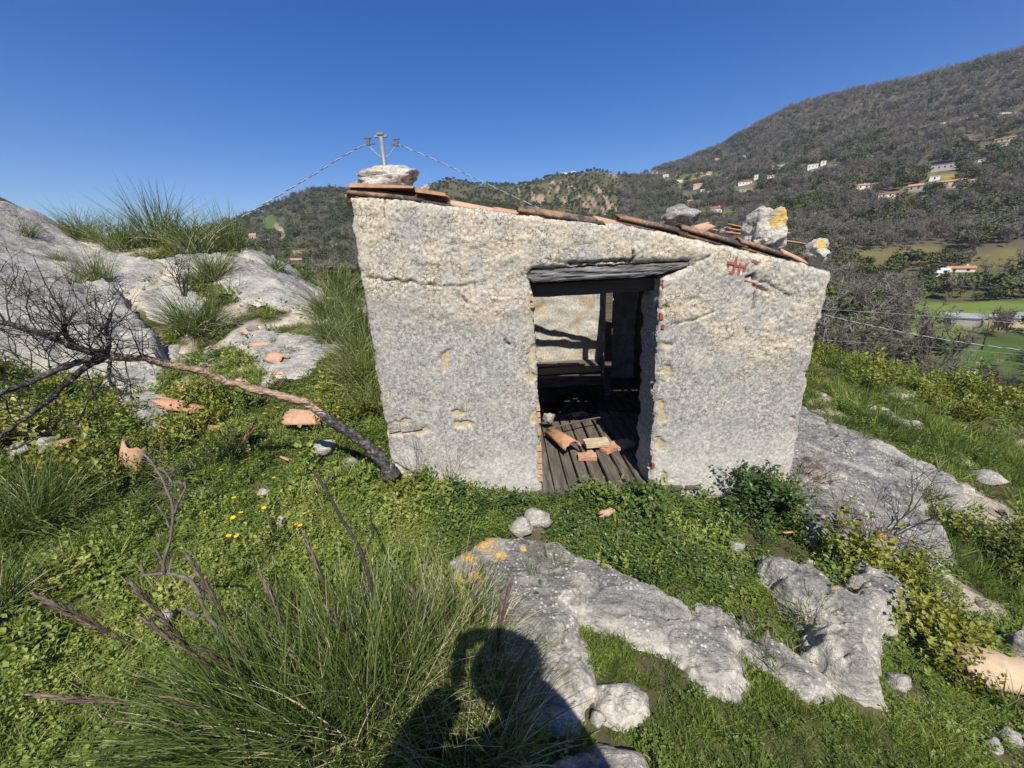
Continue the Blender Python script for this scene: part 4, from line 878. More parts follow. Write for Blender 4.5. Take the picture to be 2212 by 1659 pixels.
mb.tube(Tr, rad, n_, a=0.0); cnt = len(mb.V[0]); ring = np.repeat(st, n_); ring = np.concatenate([ring, [0, 0]])
Vt = mb.V[0]; Vt += (.012*fbm(Vt[:, 0]*14, Vt[:, 1]*30, Vt[:, 2]*30, 3, 515))[:, None]*np.array([0, .6, 1.0])
mb.A[0] = ring; tpart(mb.build('trunk', M_BARK, smooth=True, attr='strip'))
LIMBS = [([(225,766,2.06),(185,752,2.02),(130,737,1.98),(60,712,1.93),(0,694,1.9),(-60,680,1.85)], .020, .3), ([(235,768,2.08),(190,775,2.0),(140,792,1.92),(80,818,1.85),(0,850,1.78),(-60,868,1.74)], .020, .0),
         ([(228,770,2.08),(195,785,2.06),(160,812,2.03),(110,862,2.0),(60,902,1.97),(0,942,1.95),(-40,962,1.93)], .017, .05), ([(232,765,2.08),(236,735,2.1),(230,712,2.12),(240,680,2.14)], .012, .0),
         ([(238,772,2.08),(238,815,2.05),(245,835,2.04),(262,858,2.03)], .009, .0), ([(150,745,2.0),(138,715,1.98),(142,690,1.96)], .010, .0), ([(0,975,1.9),(60,960,1.93),(100,925,1.96),(112,880,1.98)], .006, .0),
         ([(168,915,2.1),(190,865,2.08),(222,828,2.06)], .005, .3), ([(-30,890,1.9),(40,875,1.93),(90,870,1.97)], .006, .0)]
rs = np.random.default_rng(5)
for L_, r_, sp in LIMBS:
    P = resample(path3(L_), 30, .02, rs.integers(99)); mb = MB(); mb.tube(P, np.linspace(r_, r_*.55, 30)*(1+.15*rs.normal(size=30)), 8, a=sp); tpart(mb.build('branch', M_BARK, smooth=True, attr='strip'))
def twig_mass(P, n, L, r, outd, seed, depth=2, sp=.8):
    rs = np.random.default_rng(seed); mb = MB()
    for _ in range(n):
        q = P[rs.integers(len(P))]; grow(mb, q, np.asarray(outd)+rs.normal(0, sp, 3), L*rs.uniform(.6, 1.3), r, depth, rs, .6, (2, 5), .9)
    return mb
Pl = [resample(path3(L_), 24) for L_, _, _ in LIMBS]
for P, n, L, r, od, sd in [(Pl[0], 15, .27, .0036, (0, 0, .9), 1), (Pl[1], 14, .24, .0034, (-.2, 0, .2), 2), (Pl[2], 9, .15, .0035, (0, 0, -.3), 3), (Pl[3], 12, .22, .0034, (.25, 0, .9), 4), (Pl[4], 12, .13, .0038, (.2, 0, -.4), 5), (Pl[5], 11, .26, .0034, (-.2, 0, .8), 6), (Pl[0][:12], 9, .22, .0034, (.3, 0, .7), 7), (Tr[-14:], 9, .20, .0038, (.2, 0, .8), 8), (Pl[1][10:], 11, .26, .0034, (-.4, 0, .5), 9)]:
    tpart(twig_mass(P, n, L, r, od, sd, 2).build('twigs', M_CHAR))

def shrub(name, label, stems, twig, mat, base, nt=14, tl=.07):
    o = empty(name, base); tag(o, label, 'shrub'); rs = np.random.default_rng(len(label))
    for l, r in stems:
        P = resample(path3(l), 22, .008, rs.integers(99)); mb = MB(); mb.tube(P, np.linspace(r, r*.5, 22)*(1+.12*rs.normal(size=22)), 7)
        for _ in range(nt if len(l) > 3 else 2):
            k = rs.integers(6, 22); grow(mb, P[k], rs.normal(0, 1, 3)+[0, 0, .5], tl*rs.uniform(.4, 1.2), r*.3, 1, rs, .6, (0, 3))
        s = mb.build('stem', mat, smooth=True); s.parent = o; s.matrix_parent_inverse = Matrix.Translation(-Vector(o.location))
    return o
shrub('burnt_shrub', 'forked charred shrub with a crooked grey arm above the foreground tussock', [([(560,1420,1.12),(505,1385,1.16),(455,1345,1.19),(435,1330,1.2),(437,1290,1.22),(430,1258,1.23),(405,1245,1.24),(357,1240,1.25),(300,1242,1.26)], .010),
    ([(357,1240,1.25),(352,1210,1.26),(368,1165,1.28),(378,1130,1.3),(374,1095,1.32),(362,1060,1.34),(345,1025,1.36),(322,990,1.38),(308,978,1.39)], .0065), ([(378,1110,1.3),(392,1075,1.31),(405,1048,1.32),(385,1040,1.33)], .005), ([(360,1062,1.34),(378,1048,1.35),(360,1018,1.37),(318,1002,1.38)], .004),
    ([(352,1215,1.26),(345,1195,1.26),(336,1182,1.26)], .006), ([(310,1240,1.26),(307,1225,1.26),(304,1212,1.26)], .006), ([(440,1290,1.22),(436,1262,1.22),(438,1245,1.22)], .006), ([(430,1330,1.2),(410,1322,1.2),(392,1315,1.2)], .01), ([(366,1140,1.29),(350,1105,1.3),(338,1085,1.3)], .004)], None, M_TWIG, at_y(560, 1420, 1.12))
shrub('burnt_shrub', 'straight dark burnt stem rising in the middle of the foreground tussock', [([(832,1500,1.12),(828,1440,1.14),(825,1380,1.17),(815,1320,1.2),(800,1250,1.24),(782,1195,1.28),(765,1160,1.31),(740,1120,1.34),(718,1085,1.37),(702,1050,1.4),(690,1028,1.42),(678,1020,1.42)], .0105),
    ([(785,1200,1.28),(800,1170,1.3),(808,1150,1.31)], .006), ([(806,1160,1.3),(802,1130,1.32),(798,1100,1.33)], .005), ([(702,1050,1.4),(708,1040,1.4),(714,1032,1.4)], .004)], None, M_CHAR, at_y(832, 1500, 1.12))
def bush_of(name, label, px, py, y, n, L, r, d, mat, seed, depth=2, sp=.6, cat='shrub', group=None):
    P = hit(px, py) if y is None else at_y(px, py, y); rs = np.random.default_rng(seed); o = empty(name, P); tag(o, label, cat, group); mb = MB()
    for _ in range(n): grow(mb, rs.normal(0, .02, 3)*[1, 1, .2], np.asarray(d)+rs.normal(0, sp, 3), L*rs.uniform(.6, 1.2), r, depth, rs, .35, (3, 6), .6, .05)
    mb.build('stems', mat).parent = o; return o
bush_of('dry_bramble', 'thin bare bramble spreading over the smooth rock sheet, lower right', 1850, 1195, None, 9, .34, .0035, (-.1, 0, .6), M_DRY, 21, 2)
o = bush_of('dry_bramble', 'long bare thorn stem leaning right over the smooth rock sheet', 1872, 1185, None, 2, .55, .006, (.75, .1, .45), M_CHAR, 22, 2, .12)
bush_of('dry_bramble', 'brown tangle of dead stems against the foot of the right wall', 1722, 1045, None, 55, .26, .0022, (.45, -.1, .35), M_DRY, 23, 1, .55)
bush_of('dry_bramble', 'low creeping bare stem at the lower end of the smooth rock', 1880, 1212, None, 4, .42, .0035, (.9, -.1, .12), M_CHAR, 24, 2, .2)
bush_of('dead_stalks', 'thin brown dead stalks in the grass between flat rock and hut', 770, 860, None, 7, .5, .0022, (-.25, 0, .9), M_DRY, 25, 1, .2)
bush_of('dead_stalks', 'bent dry stalks against the left foot of the hut wall', 905, 1055, 2.38, 6, .33, .0022, (-.1, -.1, 1), M_TWIG, 26, 1, .25)
bush_of('dead_stalks', 'dry stalks rising before the left wall near the doorway', 965, 1060, 2.35, 5, .36, .002, (.1, -.1, 1), M_DRY, 27, 1, .2)
bush_of('burnt_shrub', 'small black burnt shrub on top of the drooping tussock', 400, 640, 5.9, 9, .42, .007, (.1, 0, 1), M_CHAR, 28, 2, .5)
bush_of('dead_stalks', 'few dark dry stalks on the crest left of the hut', 790, 610, 7.2, 5, .6, .004, (0, 0, 1), M_CHAR, 29, 1, .2)
bush_of('dead_stalks', 'pale dry bent stalk beside the curved tile end', 340, 1010, None, 3, .3, .0025, (.1, 0, .9), M_TWIG, 30, 1, .4)

# ------------------------------------------------------------------ pole, cables, fence
M_STEEL = plain('galvanised_steel', (.22, .245, .26), .15, 3, .5, .1, 30, .3); M_CABLE = plain('cable_pale', (.42, .43, .44), .15, 20, .6, 0, 30); M_CABLED = plain('cable_dark', (.13, .13, .135), .2, 20, .6, 0, 30)
PY = 11.6; top = at_y(823, 296, PY); base = np.array([top[0], PY, float(ground_z(np.array([top[0]]), np.array([PY]))[0])-.3])
pole = empty('utility_pole', base); tag(pole, 'grey steel utility pole rising behind the left end of the roof', 'pole')
def ppart(name, mb, mat, smooth=True): o = mb.build(name, mat, smooth=smooth); o.parent = pole; o.matrix_parent_inverse = Matrix.Translation(-Vector(pole.location)); return o
mb = MB(); mb.tube([base, base*.3+top*.7, top], [.085, .07, .062], 14); ppart('pole_shaft', mb, M_STEEL)
mb = MB(); mb.box(top+[0, 0, .02], (.34, .07, .06)); mb.box(top+[0, 0, .07], (.16, .12, .05)); ppart('pole_cap', mb, M_STEEL, False)
mb = MB(); mb.tube([base*.36+top*.64, base*.34+top*.66], [.082, .082], 14); ppart('clamp_band', mb, M_CABLED)
AL, AR = at_y(795, 308, PY), at_y(857, 310, PY)
for A, sgn in ((AL, -1), (AR, 1)):
    mb = MB(); mb.tube([top+[sgn*.12, 0, .02], (top+A)/2+[0, 0, .06], A+[0, 0, .05]], .006, 4); ppart('stay_wire', mb, M_STEEL)
    mb = MB(); mb.box(A, (.09, .06, .12)); mb.box(A+[0, 0, .1], (.16, .05, .03)); mb.box(A+[-sgn*.1, 0, -.03], (.12, .04, .04)); ppart('anchor_clamp', mb, M_CABLED, False)
def cable(name, pts, r, label, n=260, twist=.34, strands=2):
    P = resample(np.array(pts), n); s = np.concatenate([[0], np.cumsum(np.linalg.norm(np.diff(P, axis=0), axis=1))]); d = np.gradient(P, axis=0); d /= np.linalg.norm(d, axis=1, keepdims=True)
    e1 = np.cross(d, [0, 0, 1.0]); e1 /= np.linalg.norm(e1, axis=1, keepdims=True); e2 = np.cross(d, e1); o = empty(name, P[0]); tag(o, label, 'cable')
    for q in range(strands):
        ph = s/twist*2*math.pi + q*2*math.pi/strands; C = P + r*.9*(np.cos(ph)[:, None]*e1 + np.sin(ph)[:, None]*e2) if strands > 1 else P
        mb = MB(); mb.tube(C, r, 5, cap=False); c = mb.build('strand', M_CABLE if q == 0 else M_CABLED, smooth=True); c.parent = o; c.matrix_parent_inverse = Matrix.Translation(-Vector(o.location))
def drape(pts, n=40): return resample(path3(pts), n)
cable('power_cable', drape([(795,308,PY),(740,338,11.4),(680,376,11.2),(620,412,11.0),(560,447,10.7),(500,482,10.4),(455,507,10.2),(380,550,9.9),(300,600,9.6)]), .0085, 'twisted power cable sloping from the pole down to the left hilltop')
cable('power_cable', drape([(858,311,PY),(930,340,PY),(1000,373,PY),(1080,411,PY),(1150,443,PY),(1300,513,PY),(1500,592,11.4),(1640,642,11.2),(1770,678,11.0),(1880,704,10.6),(1990,726,10.2),(2100,744,9.8),(2212,757,9.4),(2330,768,9.0)]), .0085, 'long twisted power cable passing behind the hut out to the right edge')
cable('slack_cable', drape([(796,312,PY),(805,325,PY),(818,337,PY),(830,342,PY),(842,336,PY),(848,322,PY),(857,313,PY)], 20), .010, 'slack loop of cable joining the two anchors on the pole', 40, .3, 1)
cable('overhead_wire', drape([(1720,664,30),(1850,672,31),(2000,682,32),(2212,699,33),(2330,710,33)]), .011, 'thin dark wire stretched across the far green field', 60, 1, 1)
P0, P1 = at_y(1773, 762, 9.6), at_y(1782, 712, 9.6); fp = empty('fence_post', P0); tag(fp, 'thin pale metal fence post in weeds right of the hut', 'post')
mb = MB(); mb.tube([P0+(P0-P1)*.3, P1], .014, 8); q = mb.build('post_shaft', M_STEEL); q.parent = fp; q.matrix_parent_inverse = Matrix.Translation(-Vector(fp.location))
mb = MB(); mb.tube([P1, P1+[0, 0, .012]], .019, 8); q = mb.build('post_cap', M_STEEL); q.parent = fp; q.matrix_parent_inverse = Matrix.Translation(-Vector(fp.location))
cable('fence_wire', drape([(1781,735,9.6),(1900,742,10.5),(2050,753,11.5),(2212,766,12.5),(2330,778,13)]), .0026, 'thin fence wire running right from the pale post', 50, 1, 1)

# ------------------------------------------------------------------ the photographer, standing behind the phone; throws the shadow on the grass
def skin_body(name, verts, edges, radii, mat, parent, sub=2, root=0):
    me = bpy.data.meshes.new(name); me.from_pydata(verts, edges, []); o = obj(name, me, parent)
    o.modifiers.new('skin', 'SKIN'); s = o.modifiers.new('sub', 'SUBSURF'); s.levels = s.render_levels = sub
    for v, r in zip(me.skin_vertices[0].data, radii): v.radius = (r, r) if np.ndim(r) == 0 else r
    me.skin_vertices[0].data[root].use_root = True; me.materials.append(mat)
    return o
gz = float(ground_z(np.array([.06]), np.array([-.45]))[0])
person = empty('person', (.06, -.30, gz)); tag(person, 'person in dark jacket holding up a phone with both hands, seen as a shadow', 'person')
h = 1.75-gz
bv = [(0,0,.92),(0,.0,1.12),(0,.02,h-.36),(0,.03,h-.24),(0,.03,h-.07),(-.20,.02,h-.28),(-.42,.06,h-.33),(-.20,.14,h-.07),(.20,.02,h-.28),(.27,.02,h-.36),(.07,.13,h-.08),(-.10,0,.86),(-.12,.02,.48),(-.13,0,.06),(-.13,.13,.03),(.10,0,.86),(.12,.02,.48),(.13,0,.06),(.13,.13,.03)]
be = [(0,1),(1,2),(2,3),(3,4),(2,5),(5,6),(6,7),(2,8),(8,9),(9,10),(0,11),(11,12),(12,13),(13,14),(0,15),(15,16),(16,17),(17,18)]
br = [.18,.18,.20,.09,.10,.13,.11,.065,.13,.11,.065,.10,.068,.05,.045,.10,.068,.05,.045]
M_CLOTH = plain('dark_jacket', (.04, .045, .06), .2, 20, .9, .2, 200); M_SKIN = plain('skin', (.50, .31, .23), .08, 10, .55, .05, 60); M_HAIR = plain('dark_hair', (.03, .022, .018), .3, 40, .7, .4, 90); M_PHONE = plain('phone_black', (.02, .02, .022), .1, 5, .3, 0, 10)
skin_body('body', bv, be, br, M_CLOTH, person)
hm = MB(); V, F = None, None
bm = bmesh.new(); bmesh.ops.create_uvsphere(bm, u_segments=24, v_segments=18, radius=1.0)
for v in bm.verts:
    x, y, z = v.co; f_ = max(0, y); v.co = (x*.076*(1-.12*max(0, -z)), y*.095, z*.115)
    if y > .6 and abs(x) < .22 and -.35 < z < .12: v.co.y += .022*(1-abs(x)/.22)*(1-(z+.35)/.6)
me = bpy.data.meshes.new('head'); bm.to_mesh(me); bm.free(); me.materials.append(M_SKIN); [setattr(p, 'use_smooth', True) for p in me.polygons]
hd = obj('head', me, person, loc=(0, .06, h+.05))
for sx in (-1, 1):
    mb = MB(); mb.tube([(sx*.074, -.01, .02), (sx*.084, -.02, .0), (sx*.076, -.01, -.03)], [.012, .018, .01], 8); e_ = mb.build('ear', M_SKIN, hd, smooth=True)
    mb = MB(); mb.tube([(sx*.030, .084, .012), (sx*.030, .089, .012)], [.012, .009], 8); mb.build('eye', M_PHONE, hd, smooth=True)
mb = MB(); mb.tube([(-.025, .082, -.060), (0, .088, -.062), (.025, .082, -.060)], .006, 6); mb.build('mouth', M_BRICK, hd, smooth=True)
mb = MB(); mb.tube([(0, 0, .050), (0, 0, .062)], [.145, .140], 28); mb.build('added_hat_brim', M_CLOTH, hd); mb = MB(); mb.tube([(0, -.01, .055), (0, -.01, .10), (0, -.01, .135)], [.092, .090, .070], 24); mb.build('added_hat_crown', M_CLOTH, hd)  # hat added to the unseen figure so that its shadow closes up
hm = stone_mesh('hair', (.17, .20, .16), 3, M_HAIR, 3, .06); obj('hair', hm, hd, loc=(0, -.025, .052))
for sx in (-1, 1):
    wv = np.array([-.20 if sx < 0 else .08, .14, h-.07]); c = np.array([(-.195 if sx < 0 else .02), .235, h-.012]); vs = [tuple(wv), tuple((wv+c)/2), tuple(c)]; ed = [(0, 1), (1, 2)]; rd = [.030, (.036, .022), (.036, .02)]
    for k in range(4):
        b_ = c + np.array([0, .0, .032-.02*k]); n0 = len(vs); q1 = b_+[-sx*.012+sx*.02, .026, .012]; q2 = b_+[-sx*.03, .036, .012-.004*k]; q3 = b_+[-sx*.052, .034, .008-.004*k]
        vs += [tuple(q1), tuple(q2), tuple(q3)]; ed += [(2, n0), (n0, n0+1), (n0+1, n0+2)]; rd += [.009, .0085, .0075-.0005*k]
    n0 = len(vs); vs += [tuple(c+[sx*.005, -.012, -.02]), tuple(c+[-sx*.025, -.022, -.012]), tuple(c+[-sx*.045, -.022, .0])]; ed += [(2, n0), (n0, n0+1), (n0+1, n0+2)]; rd += [.011, .010, .009]
    skin_body('hand', vs, ed, rd, M_SKIN, person, 1)
phone = empty('phone', (-.028, -.012, 1.745)); tag(phone, 'dark phone held level in both hands of the photographer', 'phone')
bm = bmesh.new(); bmesh.ops.create_cube(bm, size=1.0)
for v in bm.verts: v.co = (v.co.x*.150, v.co.y*.008, v.co.z*.072)
bmesh.ops.bevel(bm, geom=bm.edges[:], offset=.003, segments=2, affect='EDGES'); me = bpy.data.meshes.new('phone_body'); bm.to_mesh(me); bm.free(); me.materials.append(M_PHONE); obj('phone_body', me, phone)
mb = MB()
for a, b in ((.058, .012), (.058, -.012), (.040, 0)): mb.tube([(a, .004, b), (a, .0065, b)], .008, 12)
mb.build('camera_lens', M_PHONE, phone)
# ------------------------------------------------------------------ plants
GR = [(0.0, (.036, .058, .014)), (.35, (.112, .172, .030)), (.65, (.200, .265, .048)), (1.0, (.36, .37, .09))]
M_LEAF = leaf_mat('weed_leaf', GR, .25, .5)
M_LEAFD = leaf_mat('dark_leaf', [(0, (.026, .050, .016)), (.5, (.060, .110, .024)), (1, (.12, .18, .04))], .2, .42, .45)
M_LEAFY = leaf_mat('yellow_leaf', [(0, (.050, .075, .012)), (.5, (.14, .17, .020)), (1, (.30, .29, .035))], .3, .5)
M_BLADE = leaf_mat('grass_blade', [(0, (.032, .056, .012)), (.4, (.090, .138, .026)), (.7, (.165, .215, .048)), (.86, (.36, .34, .16)), (1, (.62, .55, .36))], .25, .42, .45)
M_STRAW = leaf_mat('straw', [(0, (.20, .16, .08)), (1, (.46, .40, .24))], .2, .6)
M_PLUME = leaf_mat('seed_plume', [(0, (.045, .028, .026)), (.5, (.12, .075, .065)), (1, (.36, .29, .23))], .15, .8, .1)
PROTO = bpy.data.collections.new('plant_parts')          # not linked into the scene
def proto(me):
    o = bpy.data.objects.new(me.name, me); return o
def leaf_quad(mb, c, d, n, L, w, a):
    """pointed leaf folded along its middle: 4 tris"""
    d = d/np.linalg.norm(d); s = np.cross(d, n); s /= np.linalg.norm(s)+1e-9; n = np.cross(s, d)
    V = [c, c+d*L*.45+s*w/2+n*w*.18, c+d*L, c+d*L*.45-s*w/2+n*w*.18, c+d*L*.5]
    mb.add(V, T=[[0, 4, 1], [1, 4, 2], [0, 3, 4], [4, 3, 2]], a=a)
def rdir(rs, zmin=-.2, zmax=1.0):
    z = rs.uniform(zmin, zmax); t = rs.uniform(0, 2*math.pi); q = math.sqrt(max(0, 1-z*z)); return np.array([q*math.cos(t), q*math.sin(t), z])
def clover(seed, R=.06, h=.06, n=22, size=.019, mat=None):
    rs = np.random.default_rng(seed); mb = MB()
    for _ in range(n):
        t, q = rs.uniform(0, 2*math.pi), R*math.sqrt(rs.uniform()); c = np.array([q*math.cos(t), q*math.sin(t), h*rs.uniform(.35, 1)*(1-.4*(q/R)**2)]); nn = np.array([0, 0, 1.0])+rs.normal(0, .35, 3); nn /= np.linalg.norm(nn); a0 = rs.uniform(0, 6.3); e1 = np.cross(nn, [1, 0, .1]); e1 /= np.linalg.norm(e1); e2 = np.cross(nn, e1); s = size*rs.uniform(.6, 1.2); tint = rs.normal(0, .10)
        for k in range(3):
            a = a0+k*2.094; leaf_quad(mb, c, e1*math.cos(a)+e2*math.sin(a)+nn*.15, nn, s, s*.85, tint+rs.normal(0, .03))
        if rs.uniform() < .4: mb.add([c, c*[.7, .7, 0]+[.001, 0, 0], c*[.7, .7, 0]-[.001, 0, 0]], T=[[0, 1, 2]], a=-.05)
    return proto(mb.data('clover', mat or M_LEAF, attr='leaf'))
def blades(mb, n, R, L, spread, droop, w, rs, lean=(0, 0), a0=0.0, seg=5, aj=.12, tipdry=.0, Lmin=.5):
    for _ in range(n):
        t, q = rs.uniform(0, 2*math.pi), R*math.sqrt(rs.uniform()); p = np.array([q*math.cos(t), q*math.sin(t), 0]); e = rs.normal(0, spread, 2)+np.array([math.cos(t), math.sin(t)])*spread*.6*q/max(R, 1e-4)+lean
        d = np.array([e[0], e[1], 1.0]); d /= np.linalg.norm(d); l = L*rs.uniform(Lmin, 1.0); ww = w*rs.uniform(.6, 1.15); s = np.cross(d, rs.normal(size=3)); s /= np.linalg.norm(s)+1e-9
        V = []; A = []; dr = droop*rs.uniform(.3, 1.5); tint = a0+rs.normal(0, aj); dry = tipdry*rs.uniform(0, 1.2)
        for k in range(seg+1):
            u = k/seg; k_ = ww*(1-u**1.6)*.5+.0003; V += [p-s*k_, p+s*k_]; A += [tint+dry*max(0, u-.35)*1.5]*2
            p = p+d*l/seg; d = d+np.array([e[0]*.12, e[1]*.12, -dr*1.6/seg*(.4+u)]); d /= np.linalg.norm(d)
        mb.add(V, [[2*k, 2*k+1, 2*k+3, 2*k+2] for k in range(seg)], a=A)
def tuft(seed, n=26, R=.035, L=.13, spread=.45, droop=.5, w=.0045, a0=0.0, mat=None):
    mb = MB(); blades(mb, n, R, L, spread, droop, w, np.random.default_rng(seed), a0=a0, seg=3); return proto(mb.data('grass_tuft', mat or M_LEAF, attr='leaf'))
def sprig(seed, mat, h=.2, n=5, leaves=13, LL=.035, w=.016):
    rs = np.random.default_rng(seed); mb = MB()
    for _ in range(n):
        p = np.array([*rs.normal(0, .025, 2), 0]); d = np.array([*rs.normal(0, .28, 2), 1.0]); d /= np.linalg.norm(d); H = h*rs.uniform(.55, 1.1); tint = rs.normal(0, .08)
        s = np.cross(d, [0, 1, 0]); mb.add([p-s*.0015, p+s*.0015, p+d*H], T=[[0, 1, 2]], a=-.1)
        for k in range(leaves):
            u = (k+1)/leaves; c = p+d*H*u; a = k*2.4; e = np.array([math.cos(a), math.sin(a), .45+.5*u]); leaf_quad(mb, c, e, np.array([0, 0, 1.0])+rs.normal(0, .2, 3), LL*(1.15-.55*u)*rs.uniform(.8, 1.2), w, tint+.22*u-.1)
    return proto(mb.data('leafy_sprig', mat, attr='leaf'))
def broad(seed, mat, R=.08, h=.13, n=26, LL=.05):
    rs = np.random.default_rng(seed); mb = MB()
    for _ in range(n):
        t, q = rs.uniform(0, 6.283), R*math.sqrt(rs.uniform()); c = np.array([q*math.cos(t), q*math.sin(t), h*rs.uniform(.25, 1)]); e = np.array([math.cos(t), math.sin(t), rs.uniform(-.2, .5)]); leaf_quad(mb, c, e, np.array([0, 0, 1.0])+rs.normal(0, .3, 3), LL*rs.uniform(.5, 1.1), LL*rs.uniform(.4, .75), rs.normal(0, .12))
    return proto(mb.data('broad_weed', mat, attr='leaf'))
PLANTS = [clover(1, .06, .05, 30, .0145), clover(2, .07, .04, 36, .012), clover(3, .055, .06, 28, .016, M_LEAFD), tuft(4), tuft(5, 30, .05, .10, .6, .6, .004, .05), tuft(6, 18, .03, .17, .35, .4, .0045, .15, M_BLADE),
          sprig(7, M_LEAFY, .17), sprig(8, M_LEAF, .15), broad(9, M_LEAFD, .07, .09, 40, .028), broad(10, M_LEAF, .07, .07, 34, .026), tuft(11, 14, .05, .11, .8, .5, .003, .0, M_STRAW), broad(12, M_LEAFD, .05, .03, 16, .05)]
CLO, CLO2, CLD, TUF, TUF2, TUFB, SPY, SPG, BRD, BRG, STR, ROS = range(12)
def scatter(name, objs, P, rot, scl, idx, tint, kind='stuff', label=None, cat=None):
    col = bpy.data.collections.new(name+'_parts')
    for k, o in enumerate(objs):
        if not o.name.startswith('p%02d' % k): o = o.copy(); o.name = 'p%02d_%s' % (k, name)
        col.objects.link(o)
    me = bpy.data.meshes.new(name); n = len(P); me.vertices.add(n); me.vertices.foreach_set('co', np.asarray(P, np.float32).ravel())
    a = me.attributes.new('rot', 'FLOAT_VECTOR', 'POINT'); a.data.foreach_set('vector', np.asarray(rot, np.float32).ravel())
    scl = np.asarray(scl, np.float32); scl = np.repeat(scl[:, None], 3, 1) if scl.ndim == 1 else scl
    a = me.attributes.new('scl', 'FLOAT_VECTOR', 'POINT'); a.data.foreach_set('vector', scl.ravel())
    a = me.attributes.new('idx', 'INT', 'POINT'); a.data.foreach_set('value', np.asarray(idx, np.int32))
    a = me.attributes.new('tint', 'FLOAT', 'POINT'); a.data.foreach_set('value', np.asarray(tint, np.float32))
    ng = bpy.data.node_groups.new(name, 'GeometryNodeTree'); ng.interface.new_socket('Geometry', in_out='INPUT', socket_type='NodeSocketGeometry'); ng.interface.new_socket('Geometry', in_out='OUTPUT', socket_type='NodeSocketGeometry')
    N = ng.nodes; gi, go, ip, ci = N.new('NodeGroupInput'), N.new('NodeGroupOutput'), N.new('GeometryNodeInstanceOnPoints'), N.new('GeometryNodeCollectionInfo')
    ci.inputs['Collection'].default_value = col; ci.inputs['Separate Children'].default_value = True; ci.inputs['Reset Children'].default_value = True; ip.inputs['Pick Instance'].default_value = True
    def na(nm, t): x = N.new('GeometryNodeInputNamedAttribute'); x.data_type = t; x.inputs['Name'].default_value = nm; return x.outputs['Attribute']
    e = N.new('FunctionNodeEulerToRotation'); L = ng.links.new
    L(gi.outputs[0], ip.inputs['Points']); L(ci.outputs[0], ip.inputs['Instance']); L(na('idx', 'INT'), ip.inputs['Instance Index']); L(na('rot', 'FLOAT_VECTOR'), e.inputs[0]); L(e.outputs[0], ip.inputs['Rotation']); L(na('scl', 'FLOAT_VECTOR'), ip.inputs['Scale']); L(ip.outputs[0], go.inputs[0])
    o = obj(name, me); o.modifiers.new('scatter', 'NODES').node_group = ng; return tag(o, label, cat, None, kind)
HUTR = lambda x, y: (x > -.93) & (x < 2.08) & (y > 2.46) & (y < 5.55)
def ground_points(n, rmin, rmax, azmax=62, seed=1):
    rs = np.random.default_rng(seed); r = np.sqrt(rs.uniform(rmin**2, rmax**2, n)); a = np.radians(rs.uniform(-azmax, azmax, n)); return r*np.sin(a), r*np.cos(a), rs
